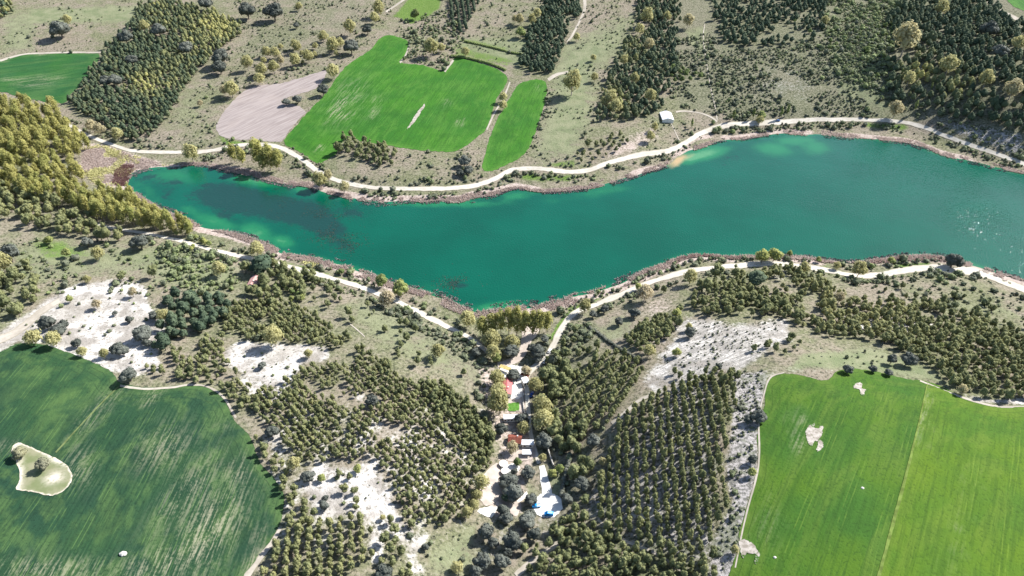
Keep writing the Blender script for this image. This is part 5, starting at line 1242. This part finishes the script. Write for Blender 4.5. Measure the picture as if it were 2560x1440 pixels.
house('house', (1268.5, 946), (1266, 981), 5.6, 3.2, 1.1, M['red_tile'], M['white_wall'], 'red roofed house beside the white yard in the hamlet', half_short=2.6, windows=4)
house('house', (1272, 1093), (1303, 1096), 5.4, 2.8, 1.3, M['rust_tile'], M['white_wall'], 'rust roofed house behind the orange tree')
def flat(name, c, lx, ly, rot_px, h, roof, walls, lab, cat='shed', open_=False, wins=2):
    g = ground([c], h)[0]
    a, b = ground([rot_px[0], rot_px[1]]); th = math.atan2((b - a)[1], (b - a)[0])
    root = empty(name, g, th); tag(root, lab, cat)
    if open_:
        for sx in (-1, 1):
            for sy in (-1, 1): part('post', box(sx * (lx / 2 - .2) - .07, sx * (lx / 2 - .2) + .07, sy * (ly / 2 - .2) - .07, sy * (ly / 2 - .2) + .07, -.5, h), M['wood'], root)
    else:
        part('wall', box(-lx / 2 + .1, lx / 2 - .1, -ly / 2 + .1, ly / 2 - .1, -.5, h), walls, root)
        for i in range(wins):
            x = -lx / 2 + lx * (i + .5) / wins
            fr = part('window', box(x - .5, x + .5, -ly / 2 + .05, -ly / 2 + .13, h * .4, h * .75), M['wood'], root)
            part('pane', box(x - .42, x + .42, -ly / 2 + .03, -ly / 2 + .09, h * .44, h * .71), M['glass'], fr)
        part('door', box(lx / 2 - .14, lx / 2 - .06, -.45, .45, 0, 2.0), M['wood'], root)
    n_ = max(2, int(lx / .8))
    rt = part('roof', box(-lx / 2 - .1, lx / 2 + .1, -ly / 2 - .1, ly / 2 + .1, h + .01, h + .14), roof, root)
    for i in range(n_): part('roof_sheet', box(-lx / 2 + lx * (i + .04) / n_, -lx / 2 + lx * (i + .96) / n_, -ly / 2 - .08, ly / 2 + .08, h + .14, h + .18 + .01 * (i % 2)), roof, rt)
    return root
HZ = ((1263, 1050), (1300, 1050))
flat('mobile_home', (1279, 1042), 9.0, 3.2, HZ, 2.6, M['grey_roof'], M['white_wall'], 'long low white shed partly under an oak', wins=5)
flat('shed', (1313, 950), 3.4, 4.6, ((1306, 962), (1320, 958)), 3.4, M['white_roof'], M['white_wall'], 'tall white roofed shed between the hamlet road and the yard')
flat('shelter', (1312, 937), 5.0, 1.8, ((1300, 935), (1322, 940)), 2.4, M['rust_tile'], M['wood'], 'brown roofed shelter at the top of the hamlet', 'shelter', True)
flat('terrace_house', (1319, 1106), 6.4, 3.4, ((1305, 1112), (1333, 1112)), 2.8, M['white_roof'], M['white_wall'], 'white flat roofed annex beside the rust roofed house', 'house')
flat('awning', (1317, 1130), 4.6, 3.2, ((1306, 1132), (1327, 1132)), 2.4, M['white_roof'], M['white_wall'], 'white awning over the terrace below the annex', 'awning', True)
root = flat('pergola', (1263, 919), 7.0, 2.6, ((1250, 915), (1282, 926)), 2.5, M['yellow_wood'], M['wood'], 'slatted wooden pergola with yellowish beams on the sandy yard', 'pergola', True)
def parasol(c, d, lab):
    g = ground([c], 2.2)[0]; root = empty('parasol', g); tag(root, lab, 'parasol', 'white parasols on the terrace')
    part('pole', box(-.04, .04, -.04, .04, 0, 2.6), M['wood'], root)
    n_ = 12; v = [(0, 0, 2.75)] + [(math.cos(i * 2 * math.pi / n_) * d / 2, math.sin(i * 2 * math.pi / n_) * d / 2, 2.15 + .03 * (i % 2)) for i in range(n_)] + [(0, 0, 2.68)] + [(math.cos(i * 2 * math.pi / n_) * d / 2, math.sin(i * 2 * math.pi / n_) * d / 2, 2.08) for i in range(n_)]
    f = [(0, 1 + i, 1 + (i + 1) % n_) for i in range(n_)] + [(n_ + 1, n_ + 2 + (i + 1) % n_, n_ + 2 + i) for i in range(n_)] + [(1 + i, n_ + 2 + i, n_ + 2 + (i + 1) % n_, 1 + (i + 1) % n_) for i in range(n_)]
    part('canopy', (v, f), M['white_cloth'], root)
parasol((1258, 1158), 4.4, 'greyish white round parasol nearer the pines'); parasol((1263, 1177), 4.4, 'bright white round parasol nearer the oak grove')

# ------------------------------------------------------------------ vehicles
def car(c, direction, colour, lab, kind='car', group=None):
    g = ground([c])[0] + [0, 0, .25]
    a, b = ground([direction[0], direction[1]]); th = math.atan2((b - a)[1], (b - a)[0])
    nm = {'car': 'parked_car', 'van': 'van', 'truck': 'pickup_truck'}[kind]
    root = empty(nm, g, th); tag(root, lab, kind if kind != 'truck' else 'truck', group)
    paint = plain(nm + '_paint', colour, .3, .5, .04, 1)
    def loft(secs):
        v, f = [], []
        for x, w, z0, z1, tp in secs: v += [(x, -w, z0), (x, w, z0), (x, w, (z0 + z1) / 2), (x, w * tp, z1), (x, -w * tp, z1), (x, -w, (z0 + z1) / 2)]
        m = 6
        for i in range(len(secs) - 1):
            for j in range(m): f.append((i * m + j, i * m + (j + 1) % m, (i + 1) * m + (j + 1) % m, (i + 1) * m + j))
        f = [q[::-1] for q in f]
        f.append(tuple(range(m))); f.append(tuple(range((len(secs) - 1) * m, len(secs) * m))[::-1])
        return v, f
    if kind == 'car':
        part('body', loft([(-2.1,.72,.35,.75,.9),(-1.9,.86,.25,.92,.92),(-.8,.88,.22,.98,.93),(.9,.88,.22,.95,.93),(1.8,.84,.25,.80,.9),(2.1,.70,.35,.65,.9)]), paint, root)
        part('window_band', loft([(-1.7,.78,.93,1.0,.95),(-1.2,.78,.93,1.40,.80),(.2,.78,.93,1.42,.80),(1.0,.78,.93,1.0,.95)]), M['glass'], root)
        part('roof', loft([(-1.25,.60,1.40,1.45,.95),(.25,.62,1.42,1.48,.95)]), paint, root)
        part('windscreen', box(.35, .37, -.5, .5, 1.0, 1.02), M['glass'], root)
    elif kind == 'van':
        part('body', loft([(-2.2,.85,.3,1.9,.92),(-2.1,.92,.25,2.05,.93),(.9,.92,.25,2.05,.93),(1.5,.92,.25,1.4,.93),(2.1,.86,.3,1.0,.9),(2.25,.8,.35,.8,.9)]), paint, root)
        for sgn in (-1, 1): part('window_band', box(-.4, 1.0, sgn * .92 - .02, sgn * .92 + .02, 1.2, 1.7), M['glass'], root)
        part('roof_rack', box(-1.8, .6, -.6, .6, 2.08, 2.14), plain('pale_blue_paint', (.25, .45, .55), .5, .3, .1, 1), root)
    else:
        part('cab', loft([(-.1,.85,.3,1.75,.85),(.8,.88,.25,1.75,.85),(1.3,.88,.25,1.05,.92),(2.1,.82,.3,.9,.9)]), paint, root)
        part('window_band', box(.9, .95, -.6, .6, 1.2, 1.6), M['glass'], root)
        part('load_bed', box(-2.2, -.15, -.85, .85, .55, .75), plain('bed_paint', (.45, .55, .6), .5, .3, .1, 1), root)
        for sgn in (-1, 1): part('side_board', box(-2.2, -.15, sgn * .85 - .04, sgn * .85 + .04, .75, 1.1), paint, root)
    tyre = M['glass']
    for x in (-1.35, 1.35):
        for sgn in (-1, 1):
            n_ = 12; v = [(x + .32 * math.cos(i * math.pi / 6), sgn * .80 + s2 * .11, .32 + .32 * math.sin(i * math.pi / 6)) for s2 in (-1, 1) for i in range(n_)]
            part('wheel', (v, [(i, (i + 1) % n_, n_ + (i + 1) % n_, n_ + i) for i in range(n_)] + [tuple(range(n_))[::-1], tuple(range(n_, 2 * n_))]), tyre, root)
GC = 'cars parked along the lake roads'
car((1374, 880), ((1368, 892), (1380, 870)), (.74, .74, .73), 'white car parked by the bend, farther from the hamlet', group=GC)
car((1362, 905), ((1355, 916), (1369, 894)), (.76, .76, .75), 'white car parked by the bend, nearer the hamlet', group=GC)
car((1945, 303), ((1935, 303), (1955, 302)), (.10, .18, .38), 'blue car on the far gravel road below the poplars', group=GC)
car((1329, 988), ((1326, 996), (1332, 980)), (.02, .08, .36), 'deep blue car beside the hamlet road under a yellow tree', group=GC)
car((1286, 951), ((1278, 951), (1294, 951)), (.03, .06, .13), 'dark navy car in the shade by the red roofed house', group=GC)
car((1341, 1267), ((1352, 1266), (1330, 1268)), (.0, .24, .62), 'bright blue pickup truck with open bed on the pale paving', 'truck')
car((1372, 1288), ((1382, 1288), (1362, 1288)), (.0, .22, .60), 'bright blue van at the lower edge of the paving', 'van')
